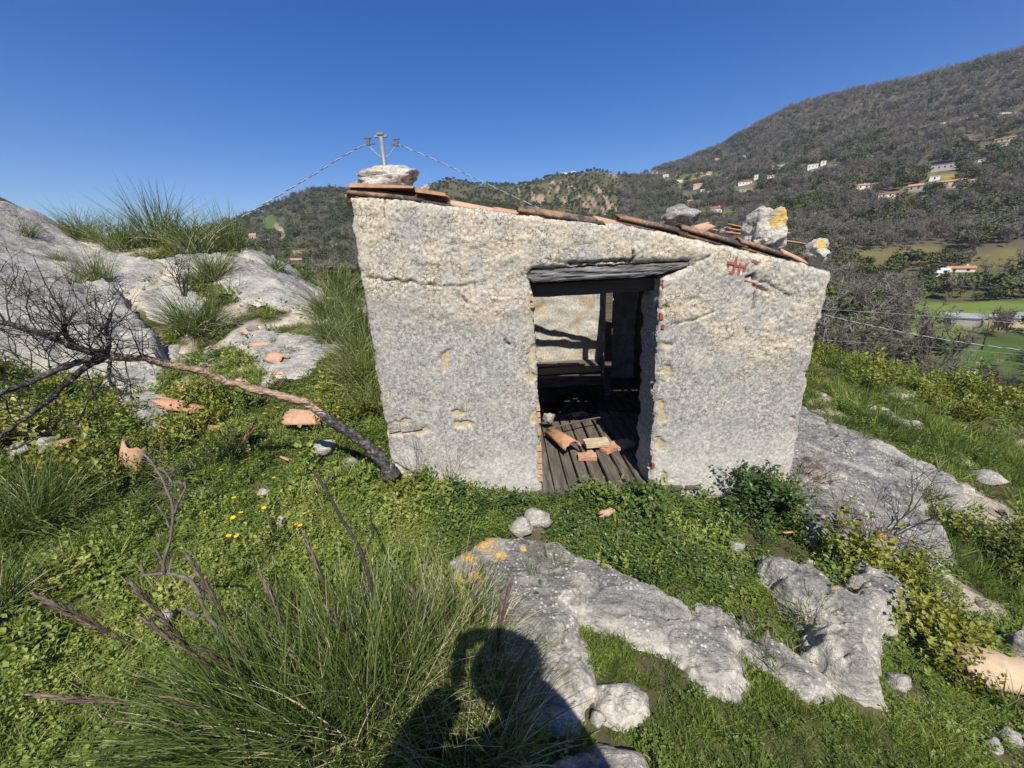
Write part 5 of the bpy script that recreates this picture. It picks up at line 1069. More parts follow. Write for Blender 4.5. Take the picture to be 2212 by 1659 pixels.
def cover():
    X, Y, S, I, TN = [], [], [], [], []
    for k, (n, r0, r1, sc) in enumerate([(19000, .40, 2.3, .70), (23000, 2.3, 4.5, .9), (18000, 4.5, 8, 1.2), (15500, 8, 15, 1.6)]):
        x, y, rs = ground_points(n, r0, r1, 75 if k else 80, 100+k); sd = rock_sd(x, y); g1 = fbm(x*.8, y*.8, 0, 3, 601); g2 = fbm(x*2.3, y*2.3, 4, 3, 603); g3 = fbm(x*.5, y*.5, 7, 2, 605)
        keep = ~HUTR(x, y) & (sd < -.005+.075*g2)
        hill = (x < -2.2) & (y > 3.6); right = (x > 2.3) & (y > 1.6)
        patch = fbm(x*1.1, y*1.1, 5, 3, 77) + .25*((y > 4) & (x < -1)) - .12
        keep &= ~(hill & (y > 5.2) & (patch + .4*(rs.uniform(size=n)-.5) > .02) & (x < -2.6))
        pr = fbm(x*1.6, y*.9, 9, 3, 78); keep &= ~(right & (pr > .26) & (rs.uniform(size=n) < .85))
        keep &= rs.uniform(size=n) < np.clip(.75+.9*g2, .2, 1)
        keep &= ~((np.degrees(np.arctan2(x, y)) < -44) & (np.hypot(x, y) > 8.5))
        for ex, ey, er in EXC: keep &= (x-ex)**2+(y-ey)**2 > er*er
        u = rs.uniform(size=n); idx = np.full(n, CLO)
        idx = np.where(u > .40, CLO2, idx); idx = np.where(u > .62, TUF, idx); idx = np.where(u > .72, BRG, idx); idx = np.where(u > .82, TUF2, idx); idx = np.where(u > .92, SPG, idx); idx = np.where(u > .945, STR, idx); tall = rs.uniform(size=n) < .035; idx = np.where(tall, np.where(u > .5, SPG, TUFB), idx)
        # darker broad weeds along the hut's foot and the doorway
        w = np.exp(-np.abs(y-2.25)/.35)*((x > -.5) & (x < 2.2)); idx = np.where(rs.uniform(size=n) < w*.75, np.where(u > .62, BRD, np.where(u > .3, BRG, CLD)), idx)
        c2 = (x > .3) & (x < 2.3) & (y > 1.6) & (y < 2.5); idx = np.where(c2 & (rs.uniform(size=n) < .45), np.where(u > .7, BRD, np.where(u > .35, CLO, TUF2)), idx)
        # yellow leafy weeds: lower right and the crest of the right slope, some left
        yy = ((x > 1.9) & (y < 3.4) & (g3+.25*g2 > -.12)) | (right & (np.hypot(x, y) > 8.6)) | ((x < -2.8) & (y < 4.2) & (g3 > .12)) | ((x > -1.8) & (x < -.9) & (y > 3.2) & (g1 > -.1))
        idx = np.where(yy & (rs.uniform(size=n) < .5), np.where(u > .35, SPY, SPG), idx)
        gr = right & (np.hypot(x, y) < 9.4) & (x > 2.8) & (rs.uniform(size=n) < .8); idx = np.where(gr & (idx != SPY), np.where(u > .5, TUF, TUF2), idx)
        gl = (x > .1) & (x < 1.7) & (y < 1.35) & (rs.uniform(size=n) < .6); idx = np.where(gl, np.where(u > .5, TUF, TUF2), idx)
        t = .46 + .40*g1 + .30*g2 + rs.normal(0, .09, n) - .12*(right & (np.hypot(x, y) < 9)); s = sc*rs.uniform(.65, 1.25, n)*(1+.35*g3+.5*g2)*np.where(rs.uniform(size=n) < .05, 1.6, 1.0)
        s = np.where(yy & ((idx == SPY) | (idx == SPG)), s*1.05, s); s = np.where(w > .4, s*1.05, s)
        s = np.where((x > .05) & (x < 1.9) & (y < 1.6), s*.68, s)
        # keep stems short where the picture is nearest
        X.append(x[keep]); Y.append(y[keep]); S.append(s[keep]); I.append(idx[keep]); TN.append(t[keep])
    x, y, s, i, t = map(np.concatenate, (X, Y, S, I, TN)); rs = np.random.default_rng(9); z = ground_z(x, y)-.006
    rot = np.stack([rs.normal(0, .18, len(x)), rs.normal(0, .18, len(x)), rs.uniform(0, 6.283, len(x))], 1)
    scatter('ground_cover', PLANTS, np.stack([x, y, z], 1), rot, s, i, t, label='low green clover, weeds and short grass covering the slope', cat='ground cover')
    # sparse tufts in the cracks of the rocks
    x, y, rs = ground_points(9000, 1.0, 11, 60, 300); sd = rock_sd(x, y); k = (sd > -.02) & (sd < .5) & (fbm(x*2.2, y*1.6, 3, 3, 650) > .30) & ~HUTR(x, y); x, y = x[k], y[k]; n = len(x)
    z = ground_z(x, y)+.05
    scatter('crack_weeds', PLANTS, np.stack([x, y, z], 1), np.stack([rs.normal(0, .2, n), rs.normal(0, .2, n), rs.uniform(0, 6.28, n)], 1), rs.uniform(.5, 1.0, n), rs.choice([TUFB, TUF2, STR, CLO2, ROS], n), .35+.1*rs.normal(size=n), label='dry grass tufts and weeds in cracks of the rock', cat='ground cover')
cover()
def chips():
    ms = [proto(stone_mesh('stone_chip', (1, .8, .5), 900+k, M_STONE, 2, .25)) for k in range(4)]
    x, y, rs = ground_points(26000, 1.2, 13, 60, 400); sd = rock_sd(x, y); pr = fbm(x*1.6, y*.9, 9, 3, 78); pl = fbm(x*1.1, y*1.1, 5, 3, 77) + .25*((y > 4) & (x < -1)) - .12; n = len(x)
    k = ~HUTR(x, y) & (((x > 2.2) & (y > 1.5) & (pr > .25) & (rs.uniform(size=n) < .45)) | ((x < -2) & (y > 3.6) & (pl > .05) & (rs.uniform(size=n) < .35)) | (rs.uniform(size=n) < .006)) & (sd < .02)
    x, y = x[k], y[k]; n = len(x); s = .02*np.exp(rs.normal(.25, .6, n))*np.clip(np.hypot(x, y)/5, .6, 1.4)
    scatter('stone_chips', ms, np.stack([x, y, ground_z(x, y)+s*.1], 1), rs.uniform(0, 6.28, (n, 3))*[.15, .15, 1], s, rs.integers(0, 4, n), np.zeros(n), label='pale limestone chips strewn over the slopes', cat='gravel')
chips()

# big tussocks of grass: things of their own
def tussock_mesh(seed, n, R, L, spread, droop, w=.0055, a0=.32, tip=.3, lean=(0, 0), nd=.25):
    rs = np.random.default_rng(seed); mb = MB(); blades(mb, int(n*(1-nd)), R, L, spread, droop, w, rs, lean, a0, 6, .13, tip*.4); blades(mb, int(n*nd), R*1.1, L*.8, spread*1.35, droop*1.25, w*.7, rs, lean, a0+.45, 5, .12, tip)
    return mb.data('blades', M_BLADE, attr='leaf')
def plume(mb_s, mb_p, p, tip, rs, L=.3, w=.02):
    p, tip = np.array(p), np.array(tip); mid = (p+tip)/2+[0, 0, .05]; P = resample(np.array([p, mid, tip]), 16); mb_s.tube(P, np.linspace(.0042, .0014, 16), 4, a=.35)
    d = np.linalg.norm(P[-1]-P[0]); f0 = max(.2, 1-L/d)
    for _ in range(230):
        u = rs.uniform(f0, 1); k = u*15; i = min(int(k), 14); q = P[i]+(P[i+1]-P[i])*(k-i); t = P[i+1]-P[i]; t /= np.linalg.norm(t); v = (u-f0)/(1-f0); env = math.sin(math.pi*min(1, v*.85+.12))**.8
        e = rs.normal(0, 1, 3); e -= t*(e@t); e /= np.linalg.norm(e); l = rs.uniform(.018, .05)*env+.006; c = q+e*rs.uniform(0, .35)*w*env; dd = t+e*.28; dd /= np.linalg.norm(dd); s = np.cross(dd, e); s /= np.linalg.norm(s)
        mb_p.add([c, c+dd*l*.5+s*.0018, c+dd*l, c+dd*l*.5-s*.0018], [[0, 1, 2, 3]], a=.35+.5*v*rs.uniform(.3, 1.2)+rs.normal(0, .12))
def tussock(label, P, me, plumes=(), scale=1.0, rz=0.0, group='tussocks of tall grass'):
    o = empty('grass_tussock', P, rz); tag(o, label, 'grass tussock', group); b = obj('blades', me, o, scale=scale); b['kind'] = 'stuff'
    rs = np.random.default_rng(len(label))
    for (bx, by, bz), tip, L, w in plumes:
        ms, mp = MB(), MB(); plume(ms, mp, (bx, by, bz), tip, rs, L, w)
        s = ms.build('seed_stalk', M_BLADE, smooth=True, attr='leaf'); s.parent = o; s.matrix_parent_inverse = Matrix.Translation(-Vector(o.location)); q = mp.build('seed_head', M_PLUME, attr='leaf'); q.parent = s
    return o
FG = 'clumps of the foreground tussock'
def fgc(label, px, py, seed, n, R, L, spread, droop, lean, tips, a0=.34, tip=.35, nd=.25, gz_=.12):
    b = at_z(px, py, gz_); b[2] = float(ground_z(b[:1], b[1:2])[0])-.01
    pl = [((b[0]+rng.normal(0, R*.4), b[1]+rng.normal(0, R*.4), b[2]), at_y(tx, ty, b[1]+dy), L_, w_) for tx, ty, dy, L_, w_ in tips]
    tussock(label, b, tussock_mesh(seed, n, R, L, spread, droop, .006, a0, tip, lean, nd), pl, group=FG)
fgc('leftmost foreground clump of long grass with feathery plumes leaning left', 610, 1640, 1, 900, .12, .74, .36, .5, (-.42, .05), [(72,1282,.02,.3,.028),(62,1500,-.02,.28,.02),(275,1250,.1,.3,.02),(300,1330,.05,.3,.018),(400,1190,.2,.3,.018),(330,1500,0,.3,.02),(420,1390,.05,.3,.02)], .34, .35, .15)
fgc('upright foreground clump of green and straw grass around the dark burnt stem', 800, 1560, 2, 1300, .17, .70, .34, .38, (-.06, .1), [(655,1150,.25,.3,.014),(620,1400,.05,.3,.02),(700,1420,.05,.3,.018),(560,1230,.2,.3,.016),(760,1400,.05,.28,.018),(690,1290,.15,.28,.016)], .38, .5, .30)
fgc('pale dry foreground clump spreading onto the lichen slab', 960, 1430, 3, 1100, .20, .52, .36, .4, (.0, .05), [(880,1260,.1,.22,.012),(960,1270,.1,.2,.010),(925,1330,.05,.2,.010),(1040,1290,.06,.2,.010)], .44, .9, .6)
fgc('clump of grass in the photographer shadow at the bottom edge', 1010, 1600, 4, 1000, .17, .50, .38, .5, (.05, .1), [(1085,1280,.2,.22,.010),(1150,1390,.1,.2,.010),(1105,1250,.25,.2,.008)], .36, .6, .4)
fgc('low clump of bent grass filling the bottom left of the foreground tussock', 720, 1680, 6, 700, .15, .5, .5, .8, (-.2, .05), [], .28, .3, .15)
fgc('thin grass tuft growing from the crack of the lichen slab', 1195, 1225, 5, 110, .04, .20, .4, .4, (0, 0), [], .55, .5, .3)
fgc('dry reddish tuft lower in the crack of the lichen slab', 1220, 1310, 7, 70, .05, .13, .6, .4, (0, 0), [], .75, .4, .5)
fgc('small dry tuft where the lichen slab meets the long ridge', 1490, 1340, 8, 60, .04, .12, .6, .4, (0, 0), [], .7, .4, .5)
T1 = tussock_mesh(21, 620, .16, .62, .52, .75); T2 = tussock_mesh(22, 420, .14, .50, .45, .5, a0=.46); T3 = tussock_mesh(23, 300, .11, .55, .30, .25, .005); T4 = tussock_mesh(24, 160, .08, .34, .5, .5)
TG = 'tussocks of tall grass on the slope'
for lab, px, py, y, me, sc in [
 ('large dense tussock at the left edge, drooping to the right', 60, 1150, None, T1, 1.0), ('low tussock at the left edge below the large drooping one', -20, 1330, None, T2, .8), ('grass tussock at the left edge beneath the burnt branches', 90, 1080, None, T3, .9),
 ('largest drooping tussock on the rocky slope, below the black burnt shrub', 430, 715, None, T1, 1.5), ('tussock right of the big drooping one, on the bedrock sheet', 460, 605, None, T2, 1.6), ('leftmost tussock on the skyline', 185, 518, None, T2, 1.6),
 ('wide low tussock second from left on the skyline', 265, 540, None, T2, 1.7), ('tallest tussock on the skyline with stalks against the sky', 350, 535, None, T3, 2.4), ('grey dry tussock right of the tallest skyline one', 425, 545, None, T2, 2.2), ('rightmost skyline tussock where the cable meets the hill', 505, 542, None, T3, 1.9),
 ('tussock on the edge of the big boulder', 215, 620, None, T3, 1.3), ('low spreading tuft on top of the big boulder edge', 160, 628, None, T4, 1.5), ('tussock behind the burnt twigs at the far left', 40, 675, None, T3, 1.0), ('small tuft on the top left outcrop', 60, 520, None, T4, 1.3), ('tiny tuft in the middle of the top left outcrop', 130, 575, None, T4, .9),
 ('bright tussock at the upper left corner of the hut', 725, 640, None, T2, 2.2), ('tall grass clump against the left hut wall, upper one', 770, 720, 4.6, T2, 1.35), ('tall grass clump against the left hut wall, lower one', 795, 790, 3.6, T2, 1.0), ('grass clump between bright tussock and tall wall clumps', 700, 690, None, T4, 2.0),
 ('bright grass clump right of the tuft on the tilted bedrock end', 735, 690, 6.6, T2, 1.9), ('tall bright grass touching the left hut wall at mid height', 785, 745, 4.0, T2, 1.25), ('bright grass below the tall clumps at the left hut wall', 760, 790, 4.2, T2, 1.0), ('short bright grass left of the hut wall above the dead stalks', 720, 770, 5.2, T2, 1.2), ('thin tall grass at the left hut corner below the eave', 765, 650, 5.6, T3, 1.6),
 ('tuft on the right end of the tilted bedrock sheet', 660, 610, None, T4, 1.6), ('grass line along the crest above the far valley', 600, 590, None, T4, 1.6), ('small tuft in the upper part of the smooth rock sheet', 1860, 965, None, T4, .5), ('second small tuft in the middle of the smooth rock sheet', 1925, 1030, None, T4, .6), ('grass tuft at the right rim of the smooth rock sheet', 2000, 1090, None, T4, .8),
 ('dry grass fringe below the smooth rock sheet', 1960, 1290, None, T4, .9), ('green tuft in the hollow of the hooked boulder', 1740, 1360, None, T4, .7), ('dark green tuft on the right slope beside the pale chips', 1900, 850, None, T4, 1.3)]:
    P = hit(px, py) if y is None else at_y(px, py, y); P[2] = float(ground_z(P[:1], P[1:2])[0])+(.05 if rock_sd(P[:1], P[1:2])[0] > 0 else -.01)
    tussock(lab, P, me, scale=sc, rz=random.uniform(0, 6.28), group=TG)

# leafy plants by the walls
def leafy(name, label, px, py, R, h, n, LL, mat, seed, y=None):
    rs = np.random.default_rng(seed); P = hit(px, py) if y is None else at_y(px, py, y); P[2] = float(ground_z(P[:1], P[1:2])[0]); mb, ms = MB(), MB()
    for k in range(max(6, n//28)):
        d = np.array([*rs.normal(0, R*.55, 2), h*rs.uniform(.55, 1)]); st = resample(np.array([[0, 0, 0], d*[.3, .3, .6], d]), 8); ms.tube(st, .0025, 4, a=.3)
        for q in range(n//max(6, n//28)):
            i = rs.integers(2, 8); c = st[i]+rs.normal(0, .022, 3); leaf_quad(mb, c, rdir(rs, -.1, .7), np.array([0, 0, 1.0])+rs.normal(0, .4, 3), LL*rs.uniform(.5, 1.15), LL*rs.uniform(.35, .65), .35+rs.normal(0, .13)+.25*(i/8-.5))
    o = empty(name, P); tag(o, label, 'plant', 'leafy plants along the hut wall'); ms.build('stems', M_LEAF, o, attr='leaf'); f = mb.build('leaves', mat, o, attr='leaf'); f['kind'] = 'stuff'
leafy('leafy_bush', 'dense dark green bush at the right corner of the hut', 1655, 1110, .28, .32, 2600, .042, M_LEAFD, 1)
leafy('leafy_bush', 'dark leafy mound reaching left from the corner bush', 1600, 1120, .16, .16, 420, .04, M_LEAFD, 2)
leafy('nettle_plant', 'leafy green plant growing up in front of the doorway', 1295, 1085, .13, .20, 420, .042, M_LEAF, 3)
leafy('nettle_plant', 'smaller leafy plant at the right jamb of the doorway', 1385, 1085, .10, .13, 240, .04, M_LEAFD, 4)
leafy('nettle_plant', 'leafy stem standing before the left wall near its middle', 990, 1075, .06, .17, 120, .045, M_LEAFD, 5)
leafy('nettle_plant', 'leafy plant at the left foot of the hut wall', 912, 1065, .09, .16, 200, .04, M_LEAF, 6)
leafy('nettle_plant', 'low leafy plant just left of the door step', 1105, 1095, .12, .12, 260, .045, M_LEAFD, 7)
leafy('nettle_plant', 'low leafy plant between the door and the corner bush', 1490, 1105, .18, .10, 340, .04, M_LEAF, 8)
leafy('yellow_weed', 'yellow green weed patch by the burnt trunk foot', 870, 1090, .14, .15, 380, .03, M_LEAFY, 9)
leafy('yellow_weed', 'yellow green weed stand below the burnt trunk foot', 935, 1110, .14, .14, 320, .03, M_LEAF, 10)

leafy('yellow_weed', 'yellow green weeds in a strip beside the left hut wall', 800, 900, .22, .2, 700, .035, M_LEAFY, 11)
leafy('yellow_weed', 'yellow green weeds further back beside the left hut wall', 770, 830, .28, .25, 700, .04, M_LEAFY, 12)
# yellow flowers
M_PETAL = plain('yellow_petal', (.80, .52, .01), .08, 30, .6, 0, 30); M_STALK = M_LEAF
def daisy_parts():
    rs = np.random.default_rng(3); mb = MB()
    for k in range(13):
        a = k*2*math.pi/13; leaf_quad(mb, np.array([.004*math.cos(a), .004*math.sin(a), 0]), np.array([math.cos(a), math.sin(a), .12]), np.array([0, 0, 1.0]), .018, .008, 0)
    pet = mb.data('petals', M_PETAL); ms = MB(); ms.tube([(0, 0, -.12), (.004, 0, -.05), (0, 0, 0)], .0013, 4); mc = MB(); mc.tube([(0, 0, -.001), (0, 0, .005)], [.006, .004], 8); return pet, ms.data('stem', M_STALK), mc.data('flower_centre', M_PETAL)
pet_, stem_, cen_ = daisy_parts(); first = None
for px, py in [(505,1075),(559,1092),(570,1097),(520,1107),(503,1118),(487,1129),(511,1157),(494,1157),(648,1135),(658,1109),(641,1132),(591,1032),(477,1015),(236,972),(194,836),(78,866),(63,864),(144,800),(285,949),(572,893),(566,915),(730,880),(820,965),(600,880)]:
    P = hit(px, py, .11)
    o = empty('yellow_daisy', P); o.rotation_euler = (random.uniform(-.1, .45), random.uniform(-.3, .3), random.uniform(0, 6)); k_ = .72 if py > 960 else .95; o.scale = (k_,)*3
    tag(o, 'small yellow daisy among the burnt branches at the left edge' if px < 300 else 'small yellow daisy between the stripped trunk and the hut' if py < 1000 else 'small yellow daisy in the weeds above the foreground tussock', 'flower', 'yellow daisies among burnt branches' if px < 300 else 'yellow daisies near the trunk' if py < 1000 else 'yellow daisies above the tussock')
    for nm, me in (('petals', pet_), ('stem', stem_), ('flower_centre', cen_)): obj(nm, me, o)

# ------------------------------------------------------------------ far country: woods, trees, houses
def wood_mat(name, stops, var=.3):
    t = NT(name); a = t.attr('tint', True); l = t.attr('leaf'); o = t.n('ShaderNodeObjectInfo').outputs['Random']
    c = t.ramp(t.math('ADD', t.math('ADD', a, l), t.math('MULTIPLY', o, var), clamp=True), stops); return t.done(c, rough=.95)
M_BARE = wood_mat('bare_wood', [(0, (.075, .066, .052)), (.4, (.140, .124, .097)), (.7, (.20, .178, .138)), (1, (.28, .25, .195))])
M_EVER = wood_mat('evergreen', [(0, (.022, .033, .015)), (.4, (.047, .066, .025)), (.7, (.080, .098, .035)), (1, (.13, .14, .05))])
M_PALE = plain('pale_twigs', (.40, .36, .29), .2, 3, .9, 0, 10); M_SCRUB = wood_mat('scrub', [(0, (.05, .06, .02)), (.5, (.10, .10, .035)), (1, (.20, .15, .06))])
def bare_mesh(seed, H=8.0, n=170, w=.10, mat=None, name='crown'):
    """leafless crown: forked limbs that end in a haze of fine twigs"""
    rs = np.random.default_rng(seed); mb = MB(); 
    limbs = []
    for k in range(9):
        a = rs.uniform(0, 6.28); p0 = np.array([0, 0, H*rs.uniform(.15, .45)]); d = np.array([math.cos(a)*.45, math.sin(a)*.45, 1.0])*H*rs.uniform(.35, .55); p1 = p0+d*.5+rs.normal(0, .2, 3); p2 = p0+d; limbs.append((p0, p1, p2))
        s = np.array([-math.sin(a), math.cos(a), 0])*w*.9; mb.add([p0-s, p0+s, p1+s*.6, p1-s*.6, p2], [[0, 1, 2, 3]], [[3, 2, 4]], a=-.05)
    for k in range(n):
        l = limbs[rs.integers(9)]; u = rs.uniform(.25, 1); q = l[0]*(1-u)**2+2*u*(1-u)*l[1]+u*u*l[2] if u < 1 else l[2]
        d = rdir(rs, -.1, 1.0)*H*rs.uniform(.08, .22); s = np.cross(d, rs.normal(size=3)); s = s/np.linalg.norm(s)*w*.5; e = q+d*.6+rs.normal(0, H*.02, 3)
        mb.add([q-s, q+s, e+s*.6, e-s*.6, q+d+rs.normal(0, H*.02, 3)], [[0, 1, 2, 3]], [[3, 2, 4]], a=.18*d[2]/(H*.2)+rs.normal(0, .08))
    return mb, mb.data(name, mat or M_BARE, attr='leaf')
def trunk_mesh(H, r, mat, bend=.3, seed=0):
    rs = np.random.default_rng(seed); mb = MB(); mb.tube([(0, 0, -.5), (rs.normal(0, .05), 0, H*.3), (rs.normal(0, bend), rs.normal(0, bend), H*.75)], [r, r*.7, r*.25], 6); return mb.data('trunk', mat, smooth=True)
def ever_mesh(seed, H=6.0, n=150, s=.75, mat=None, name='crown', lobes=5, low=.12):
    rs = np.random.default_rng(seed); mb = MB(); C = [(rs.normal(0, H*.17, 3)*[1, 1, .5]+[0, 0, H*.55], H*rs.uniform(.22, .36)) for _ in range(lobes)]
    for k in range(n):
        c, R = C[rs.integers(lobes)]; q = c+rdir(rs, -.7, 1)*R*rs.uniform(.55, 1.05)*[1, 1, .95]; q[2] = max(q[2], H*low); d = rdir(rs, -.3, .9); e = rs.normal(size=3); e -= d*(e@d); e /= np.linalg.norm(e); f = np.cross(d, e); z = s*rs.uniform(.5, 1.2)
        mb.add([q-d*z*.5, q+e*z*.4+f*z*.1, q+d*z*.5, q-e*z*.4+f*z*.1], [[0, 1, 2, 3]], a=rs.normal(0, .10)+.12*(q[2]/H-.5))
    return mb.data(name, mat or M_EVER, attr='leaf')
WOODP = [proto(bare_mesh(k, 8.0, 190, .13)[1]) for k in range(3)] + [proto(ever_mesh(40+k, 6.5, 170, 1.0)) for k in range(3)] + [proto(ever_mesh(50+k, 2.6, 60, .7, None, 'shrub', 3, .05)) for k in range(2)] + [proto(ever_mesh(60, 2.4, 70, .5, M_SCRUB, 'shrub', 3, .05))]
def forest():
    rs = np.random.default_rng(77); out = []
    for n, r0, r1, cell in [(6300, 95, 260, 0), (18000, 260, 620, 0), (31000, 620, 1450, 0)]:
        az = np.radians(rs.uniform(-40, 68, n)); r = np.sqrt(rs.uniform(r0**2, r1**2, n)); x, y = r*np.sin(az), r*np.cos(az); z = ground_z(x, y); px, py, ok, dens, _ = landclass(x, y, z)
        v = ok & (px > 300) & (px < 3600) & (py > -200) & (py < 1100)
        q1 = fbm(x/90, y/90, 1, 4, 801); q2 = fbm(x/28, y/28, 2, 3, 803); u = rs.uniform(size=n); keep = v & (u < dens)
        ev = np.where(px > 1345, .34, .6) + 1.3*q1 + .7*q2
        ev = ev + .20*((px > 1360) & (px < 1950) & (py > 360) & (py < 520)) - .35*((px > 1500) & (py > 460) & (py < 560) & (py > 760-.13*px)) - .25*((py < 300) & (px > 1500))
        t = rs.uniform(size=n) < np.clip(ev, .03, .95); idx = np.where(t, 3+rs.integers(0, 3, n), rs.integers(0, 3, n))
        hill = (px > 860) & (px < 1345); idx = np.where(hill, 6+rs.integers(0, 2, n), idx); keep &= ~hill | (fbm(x/60, y/60, 6, 3, 811)+.25*q2 > -.06) | (u < .25)
        sc = rs.uniform(.55, 1.45, n)*np.where(r > 600, 1.45, 1.15); sc = np.where(hill, sc*1.6, sc); low = (px > 1800) & (py > 540) & (py < 650); keep &= ~low | (u < .6)
        idx = np.where(low & (rs.uniform(size=n) < .35), 8, idx); sc = np.where(low & (idx == 8), sc*1.6, sc)
        left = px < 860; sc = np.where(left, sc*.9, sc); keep &= ~left | (u < .85)
        tn = .42 + .35*q2 + .25*q1 + rs.normal(0, .09, n); out.append([a[keep] for a in (x, y, z, sc, idx, tn)])
    x, y, z, sc, idx, tn = [np.concatenate(c) for c in zip(*out)]; n = len(x)
    idx = idx.astype(int); ok_ = np.ones(len(x), bool)
    for hx, hy, hw in HOUSES:
        hr = math.hypot(hx, hy); ux, uy = hx/hr, hy/hr; f = (x-hx)*ux+(y-hy)*uy; g = np.abs((x-hx)*uy-(y-hy)*ux); ok_ &= ~((f > -hw*1.1-14) & (f < hw*1.1) & (g < hw*.62+1))
    x, y, z, sc, idx, tn = [a[ok_] for a in (x, y, z, sc, idx, tn)]; n = len(x)
    scatter('forest', WOODP, np.stack([x, y, z-.2], 1), np.stack([rs.normal(0, .06, n), rs.normal(0, .06, n), rs.uniform(0, 6.28, n)], 1), np.stack([sc*rs.uniform(.85, 1.2, n), sc*rs.uniform(.85, 1.2, n), sc], 1), idx, tn, label='bare grey brown woods and dark evergreens covering the far hills', cat='forest')
def ground_hit(px, py):
    d = ray(px, py); t = np.exp(np.linspace(math.log(55), math.log(3000), 4000)); P = EYE + t[:, None]*d; b = P[:, 2] < ground_z(P[:, 0], P[:, 1])
    return P[np.argmax(b) if b.any() else -1]
def dense_tree(label, px, py, hpx, kind, seed, name='tree', group='trees down in the valley'):
    P = ground_hit(px, py); H = hpx*wdist(P)/FPX*1.03; o = empty(name, P); tag(o, label, 'tree', group)
    if kind in ('bare', 'pale'):
        mat = M_PALE if kind == 'pale' else M_BARE; obj('trunk', trunk_mesh(H, H*.022, mat, .02*H, seed), o); obj('crown', bare_mesh(seed, H, 420, H*.004, mat)[1], o)
    else:
        obj('trunk', trunk_mesh(H*.6, H*.03, M_BARE, .0, seed), o); obj('crown', ever_mesh(seed, H, 900, H*.08, M_EVER if kind == 'ever' else M_SCRUB), o)
for a in [('tall pale bare tree with white forking limbs above the green field', 1912, 650, 66, 'pale', 1), ('bare tree standing on the field edge under the cable', 1957, 742, 72, 'bare', 2), ('bare reddish tree in front of the left metal shed', 2120, 755, 90, 'bare', 3), ('dark evergreen tree beside the white farm buildings', 2012, 605, 30, 'ever', 4),
          ('dark conifer clump above the brown valley wood', 1870, 616, 42, 'ever', 5), ('small dark tree at the far edge of the green field', 2152, 680, 20, 'bare', 6), ('bare spreading tree at the right edge below the cable', 2180, 850, 60, 'bare', 12), ('white blossoming shrubby tree in the lower valley', 2150, 800, 34, 'pale', 13), ('pale bare orchard tree, left one in the lower valley', 2035, 790, 44, 'pale', 14), ('pale bare orchard tree in the middle of the lower valley', 2090, 785, 44, 'pale', 15), ('round bare tree in the brown valley wood beside the hut', 1830, 720, 110, 'bare', 16), ('bare tree in the brown valley wood, nearest the fence post', 1800, 755, 90, 'bare', 17), ('bare tree at the right end of the brown valley wood', 1890, 735, 95, 'bare', 18)]:
    dense_tree(*a)
def near_bush(label, px, py, y, H, kind, seed):
    P = at_y(px, py, y); P[2] = float(ground_z(P[:1], P[1:2])[0]); o = empty('bush', P); tag(o, label, 'bush', 'bushes along the crest of the right slope')
    if kind == 'ever': obj('trunk', trunk_mesh(H*.5, .02, M_BARE, .0, seed), o); obj('foliage', ever_mesh(seed, H, 1400, .07, M_EVER, 'foliage', 4, .05), o)['kind'] = 'stuff'
    else:
        rs = np.random.default_rng(seed); mb = MB()
        for _ in range(11): grow(mb, rs.normal(0, .05, 3)*[1, 1, .1], np.array([0, 0, 1.0])+rs.normal(0, .42, 3), H*rs.uniform(.5, 1), .007, 2, rs, .25, (3, 6), .55, .2)
        mb.build('stems', M_TWIG if kind == 'twig' else M_DRY, o)
near_bush('round dark green bush on the crest of the right slope', 1953, 818, 10.5, 1.35, 'ever', 31); near_bush('bare twiggy bush with thin branches before the green valley', 1985, 838, 8.8, 1.55, 'twig', 32)
near_bush('second bare bush rising behind the twiggy one', 2060, 820, 9.5, 1.5, 'twig', 33); near_bush('tan bare bush left of the round green one', 1890, 800, 10.8, 1.2, 'dry', 34); near_bush('low bare scrub bush at the right picture edge', 2170, 862, 8.0, 1.0, 'dry', 35); near_bush('tan dead reed clump behind the yellow weeds by the hut', 1830, 785, 10.8, 1.0, 'dry', 36)

